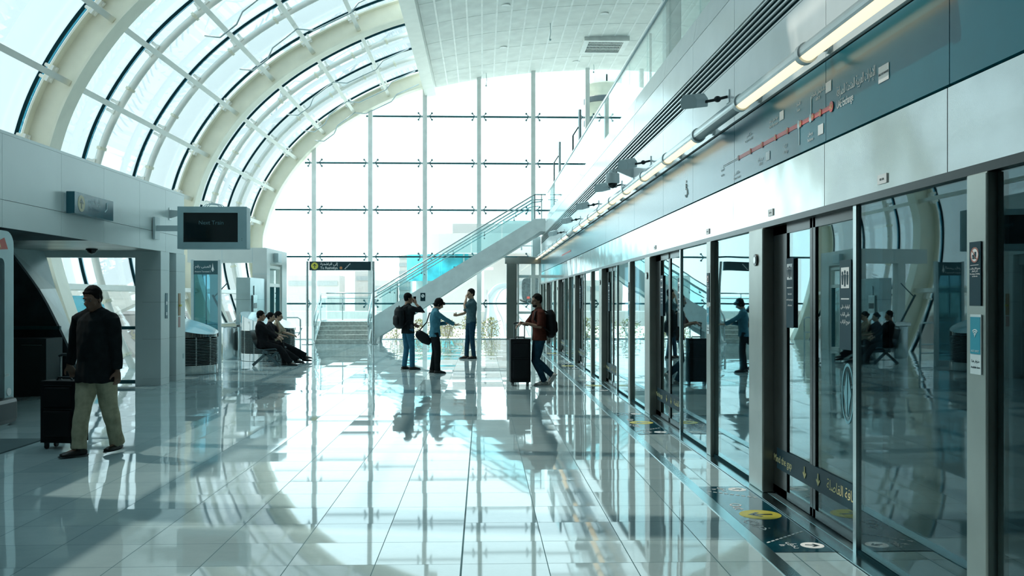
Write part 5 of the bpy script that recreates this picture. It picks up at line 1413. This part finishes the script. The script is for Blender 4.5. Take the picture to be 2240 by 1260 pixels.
cl = lambda n_, c, r=.95, v=.10: mat(n_, c, r, var=v, scale=14, spec=.15)
black_shirt = cl('black_cotton', (.010, .014, .016)); khaki = cl('khaki_twill', (.42, .40, .28)); black_leather = mat('black_leather', (.012, .011, .010), .35)
jeans = cl('mid_blue_denim', (.035, .13, .20)); jeans_dark = cl('dark_denim', (.012, .045, .075)); black_cloth = cl('black_trouser_cloth', (.010, .012, .014))
denim_shirt = cl('blue_grey_denim_shirt', (.06, .20, .27)); tee = cl('grey_striped_tee', (.055, .11, .125)); maroon = cl('dark_maroon_cotton', (.065, .018, .012))
suit = cl('black_suit_wool', (.009, .010, .012)); beige = cl('beige_blouse', (.34, .30, .22)); nylon = mat('black_nylon', (.007, .009, .011), .6, spec=.2, bump=.002, bscale=60)
white_shoe = mat('white_and_black_trainer', (.45, .45, .42), .5, var=.4, scale=18)

def suitcase(label, loc, rotz, w_, d_, h_, hh, tilt=0.0, mt=nylon):
    """upright trolley case: width x, depth y, body height, handle height above the floor"""
    t = thing('suitcase', label, 'suitcase', loc, R(rotz)); t.rotation_euler[0] = R(tilt) if tilt else 0
    z0 = .07; T = Matrix.Identity(4)
    L = lambda mb, nm, m, par=t, sm='auto', bv=0: obj(nm, mb, m, par, smooth=sm if not bv else False, bevel=bv, world=False)
    body = L(MB().box(-w_ / 2, w_ / 2, -d_ / 2, d_ / 2, z0, z0 + h_), 'body', mt, bv=0)
    b = body.modifiers.new('round', 'BEVEL'); b.width = .055; b.segments = 5
    L(MB().box(-w_ * .40, w_ * .40, -d_ / 2 - .035, -d_ / 2 + .01, z0 + .07, z0 + h_ * .52), 'lower_pocket', mt, bv=.02)
    L(MB().box(-w_ * .38, w_ * .38, -d_ / 2 - .022, -d_ / 2 + .01, z0 + h_ * .58, z0 + h_ * .90), 'upper_pocket', mt, bv=.015)
    zp = MB()
    for z in (z0 + h_ * .54, z0 + h_ * .92): zp.box(-w_ * .40, w_ * .40, -d_ / 2 - .006, -d_ / 2 + .004, z, z + .008)
    zp.box(-w_ / 2 - .003, w_ / 2 + .003, -d_ * .12, -d_ * .12 + .012, z0 + .04, z0 + h_ - .03)
    L(zp, 'zip', dark)
    for sx in (-1, 1):
        for sy in (-1, 1):
            w2 = L(MB().box(sx * w_ * .38 - .018, sx * w_ * .38 + .018, sy * d_ * .34 - .025, sy * d_ * .34 + .025, .045, z0 + .03), 'wheel_housing', dark, bv=.006)
            L(MB().tube([(sx * w_ * .38 - .012, sy * d_ * .34, .03), (sx * w_ * .38 + .012, sy * d_ * .34, .03)], .03, 16), 'wheel', dark, w2)
    for sx in (-1, 1): L(MB().tube([(sx * w_ * .26, d_ * .36, z0 + h_ - .03), (sx * w_ * .26, d_ * .36, hh - .02)], .011, 8), 'handle_rod', steel_rail)
    L(MB().tube([(-w_ * .30, d_ * .36, hh - .015), (-w_ * .2, d_ * .36, hh), (w_ * .2, d_ * .36, hh), (w_ * .30, d_ * .36, hh - .015)], .017, 10), 'handle_grip', dark)
    L(MB().tube([(-.09, 0, z0 + h_ - .005), (-.07, 0, z0 + h_ + .03), (.07, 0, z0 + h_ + .03), (.09, 0, z0 + h_ - .005)], .012, 8), 'top_handle', dark)
    return t
def backpack(label, who, J, mt=nylon, s=1.0):
    pt = who; k = J['k']; t = thing('backpack', label, 'backpack', tuple(loc_of(who, J['chest'])), who.rotation_euler[2])
    off = J['chest']; back = -J['fw']; up = J['up']; side = J['side']
    L = lambda mb, nm, m, par=t, sm=True: obj(nm, mb, m, par, smooth=sm, world=False)
    c = back * .215 * k - up * .06
    o = MB().tube([c - up * .25 * s, c - up * .20 * s, c, c + up * .14 * s, c + up * .22 * s], [(.10, .05), (.15 * s, .095), (.155 * s, .11), (.145 * s, .095), (.09, .05)], 20, ref=side)
    L(remesh(o, .011, 4, .006, 8), 'main_compartment', mt)
    c2 = c + back * .095 - up * .07
    L(remesh(MB().tube([c2 - up * .12, c2 - up * .08, c2 + up * .06, c2 + up * .11], [(.08, .02), (.115, .045), (.115, .04), (.08, .02)], 16, ref=side), .010, 3, .004, 10), 'front_pocket', mt)
    for sg in (-1, 1):
        r_ = J['side'] * sg * .095 * k
        pts = [c + up * .20 - back * .07 + r_, J['shc'] - off + up * .075 * k + r_ * 1.15, J['shc'] - off + J['fw'] * .10 * k + up * .02 + r_ * 1.2, J['shc'] - off + J['fw'] * .125 * k - up * .12 + r_ * 1.25, c - up * .17 + r_ * 1.7 - back * .05]
        L(MB().tube(pts, [(.012, .022)] * 5, 10, ref=J['fw']), 'shoulder_strap', mt)
    L(MB().tube([c + up * .21 + side * .04, c + up * .26, c + up * .21 - side * .04], .008, 8), 'grab_loop', mt)
    return t

# 1 --- man walking towards the camera, pulling a case
root = (-3.98, 9.80, 0); rz = 160; q = lambda x, y, z: local_pt(root, rz, (x, y, z))
person('man in a dark long sleeved shirt and khaki trousers walking while pulling a case', root, rz, 1.76,
       dict(pelvis=(0, 0, .95), lean=(.0, .03, 1), handR=q(-4.36, 10.0, .86), elbowR=(.6, -.7, -.2), palmR=(-.3, -.2, -1), hdirR=(.1, -.6, -.8), curlR=1.3, handL=q(-3.73, 9.72, .79), elbowL=(-.6, -.7, 0), curlL=.8, palmL=(1, -.2, 0),
            footR=q(-4.10, 9.66, 0), toeR=q(-4.10 + root[0] + .0, root[1] - 0, 0) if False else (.42, .9, 0), footL=q(-3.84, 9.98, 0), toeL=(-.12, 1, 0), kneeR=(.15, 1, 0), kneeL=(-.05, 1, 0), headdir=(-.10, 1, -.28)),
       dict(shirt=black_shirt, trousers=khaki, shoes=black_leather, bulk=1.13, belly=.035, hem=-.20, flare=.018, loose=.02, sleeve=1.1, slv=1.15, leg=1.28, skin=mat('deep_brown_skin', (.16, .085, .055), .55), sink=.025, shoulders=1.10, wr=.012), fine=.0085)  # skin in an even, deeper brown
suitcase('black upright trolley case pulled by the walking man in khaki trousers', (-4.50, 10.24, 0), -10, .40, .24, .66, 1.0)

# 2 --- man on the phone with a backpack
root = (-1.70, 21.45, 0); rz = -58
p2, J2 = person('man in black shirt and blue jeans holding a phone to his ear, seen from behind', root, rz, 1.74,
       dict(pelvis=(0, 0, .945), lean=(0, -.02, 1), handR=(.20, .10, 1.50), elbowR=(.7, .5, -.9), hdirR=(-.25, -.1, 1), palmR=(-1, -.3, 0), curlR=.9, handL=(-.17, .24, 1.02), elbowL=(-.6, -.6, -.3), curlL=.9,
            footR=(.12, .05, 0), footL=(-.10, -.04, 0), toeR=(.25, 1, 0), toeL=(-.2, 1, 0), headdir=(.25, 1, -.05)),
       dict(shirt=black_shirt, trousers=jeans, shoes=black_leather, sleeve=.8, hem=-.12, flare=.01, bulk=1.05, belt_item=True))
backpack('round black backpack worn by the man on the phone', p2, J2, s=1.05)
t = tag(obj('mobile_phone', MB().box(-.008, .008, -.035, .035, -.07, .07), black_glass, bevel=.003), 'dark mobile phone held at the ear of the man with the round backpack', 'phone')
t.location = loc_of(p2, (.135, .10, 1.60)); t.rotation_euler = (0, R(8), R(rz))

# 3 --- person in blue denim shirt looking down at the hands
root = (-1.02, 20.42, 0); rz = -84
p3, J3 = person('person with dark bobbed hair in a blue denim shirt, both forearms held out', root, rz, 1.63,
       dict(pelvis=(0, -.01, .885), lean=(0, .03, 1), handR=(.06, .42, 1.05), elbowR=(.5, -.4, -.8), hdirR=(-.1, 1, -.12), palmR=(-.2, 0, 1), curlR=.35, handL=(-.02, .26, 1.09), elbowL=(-.6, -.4, -.6), hdirL=(.45, .8, 0), palmL=(0, 0, -1), curlL=.9,
            footR=(.09, .04, 0), footL=(-.09, -.06, 0), toeR=(.1, 1, 0), toeL=(-.05, 1, 0), kneeL=(0, 1, 0), headdir=(0, 1, -.62)),
       dict(shirt=denim_shirt, trousers=black_cloth, shoes=black_leather, hair='bob', sleeve=.95, hem=-.10, flare=.01, leg=1.15, skin=skin_pale, collar=denim_shirt))
t = thing('shoulder_bag', 'black shoulder bag hanging behind the hip of the person in the blue denim shirt', 'bag', tuple(loc_of(p3, (-.1, -.16, .8))), R(rz))
bb = MB().tube([(-.02, -.26, .07), (-.02, -.20, .05), (-.02, -.06, -.06), (-.02, .06, -.16)], [(.03, .05), (.06, .10), (.065, .12), (.05, .06)], 16, ref=(1, 0, 0))
obj('pouch', remesh(bb, .010, 4, .004, 8), nylon, t, smooth=True, world=False)
obj('strap', MB().tube([(-.02, -.20, .10), (-.06, -.02, .30), (-.05, .04, .50), (-.05, .16, .53), (-.04, .27, .38), (-.06, .22, .1), (-.04, .02, -.08)], [(.006, .014)] * 7, 8), nylon, t, smooth=True, world=False)
t = thing('wrist_watch', 'watch on the outstretched wrist of the person in the blue denim shirt', 'watch', tuple(loc_of(p3, (.06, .39, 1.055))), R(rz))
obj('band', MB().tube([(0, -.012, 0), (0, .012, 0)], .031, 14), steel_rail, t, world=False); obj('face', MB().disc((0, 0, .03), .018, UZ, .008, 16), dark, t, world=False)

# 4 --- tall man facing left, hand at his mouth
root = (-.30, 25.25, 0); rz = 112
person('tall man in a grey striped t-shirt and jeans with a hand to his mouth', root, rz, 1.88,
       dict(pelvis=(0, 0, 1.02), lean=(0, -.03, 1), handL=(-.05, .16, 1.62), elbowL=(-.15, .9, -1), hdirL=(.25, -.1, 1), palmL=(.2, -1, 0), curlL=1.3, handR=(.14, .36, 1.17), elbowR=(.4, -.8, -.5), hdirR=(-.2, .9, .2), palmR=(-1, 0, 0), curlR=1.6,
            footR=(.08, .10, 0), footL=(-.04, -.06, 0), toeR=(.15, 1, 0), toeL=(-.1, 1, 0), kneeR=(0, 1, 0), headdir=(-.15, 1, -.05)),
       dict(shirt=tee, trousers=jeans_dark, shoes=black_leather, sleeve=.42, hem=-.06, flare=.0, skin=skin_pale, leg=.95))

# 5 --- man leaning on a trolley case
root = (1.12, 17.42, 0); rz = 102
p5, J5 = person('man in a dark maroon t-shirt with crossed legs leaning on a tall trolley case', root, rz, 1.74,
       dict(pelvis=(.0, .06, .90), lean=(.0, .03, 1), handR=(.02, .42, 1.17), elbowR=(.5, -.1, -.6), hdirR=(0, .75, -.75), palmR=(0, -.6, -.8), curlR=.5, handL=(-.16, .34, 1.16), elbowL=(-.5, -.4, -.8), hdirL=(.2, 1, -.1), palmL=(0, 0, -1), curlL=.7,
            footR=(.02, -.04, 0), footL=(.06, -.20, .07), liftL=1.4, toeR=(.1, 1, 0), toeL=(.55, .35, -.75), kneeR=(.1, 1, 0), kneeL=(.25, 1, 0), hipside=(1, 0, 0), headdir=(-.30, 1, -.15)),
       dict(shirt=maroon, trousers=jeans_dark, shoes=white_shoe, sole=mat('white_sole', (.5, .5, .48), .5), sleeve=.48, hem=-.06, flare=.01, bulk=1.04, beard=True, skin=mat('dark_brown_skin', (.20, .11, .07), .55)))
backpack('square black backpack worn by the man in the maroon t-shirt', p5, J5, s=1.12)
suitcase('tall black trolley case upright under the hands of the man in maroon', (.70, 17.40, 0), 4, .37, .27, .80, 1.16)

# 6-8 --- three people seated on the bench
def seated(label, x, y, H, look, **kw):
    pz = .53
    pose = dict(pelvis=(0, 0, pz), lean=(0, kw.pop('ln', -.18), 1), handR=(.08, .34, .70), handL=(-.08, .36, .70), elbowR=(.6, -.5, -.4), elbowL=(-.6, -.5, -.4), footR=(.10, .58, 0), footL=(-.10, .56, 0), toeR=(0, 1, 0), toeL=(0, 1, 0), kneeR=(0, .3, 1), kneeL=(0, .3, 1), curlR=.8, curlL=.8, palmR=(0, 0, -1), palmL=(0, 0, -1), headup=(0, 0, 1), headdir=(0, 1, -.12))
    pose.update(kw); return person(label, (x, y, 0), -90, H, pose, look)
seated('seated man in a black suit with pale collar, nearest on the bench', -5.30, 22.85, 1.74, dict(shirt=suit, trousers=suit, shoes=black_leather, collar=text_white, top='suit_jacket', sleeve=1.1, hem=-.10, flare=.03, bulk=1.1, leg=1.25, beard=False), handR=(.05, .36, .66), footR=(.10, .66, 0), footL=(-.08, .50, 0))
seated('seated person in a dark top resting chin on a raised hand, middle of the bench', -5.26, 23.40, 1.62, dict(shirt=cl('charcoal_top', (.02, .02, .025)), trousers=black_cloth, shoes=black_leather, sleeve=.45, hem=-.08, leg=1.3, skin=skin_pale, hair='bun'), handL=(-.02, .17, 1.00), elbowL=(-.3, .7, -1), hdirL=(.1, .0, 1), palmL=(0, -1, 0), curlL=1.6, ln=-.02, footR=(.08, .74, 0), footL=(-.10, .66, 0))
p8, J8 = seated('seated person in a beige top and black trousers holding a paper, farthest on the bench', -5.22, 23.95, 1.66, dict(shirt=beige, trousers=black_cloth, shoes=black_leather, sleeve=.45, hem=-.06, leg=1.35, skin=skin_pale, hair='bun', glasses=True), handR=(.04, .40, .70), handL=(-.1, .38, .70), ln=.02, headdir=(.05, 1, -.2), footR=(.06, .86, .04), footL=(-.12, .72, 0))
t = tag(obj('paper_sheet', MB().prism([(-.09, 0, 0), (.09, 0, 0), (.09, .10, .20), (-.09, .10, .20)], (0, .003, -.002)), mat('folded_paper', (.6, .75, .8), .6)), 'pale sheet of paper held by the farthest seated person', 'paper')
t.location = loc_of(p8, (0, .54, .68)); t.rotation_euler = (0, 0, R(-90))
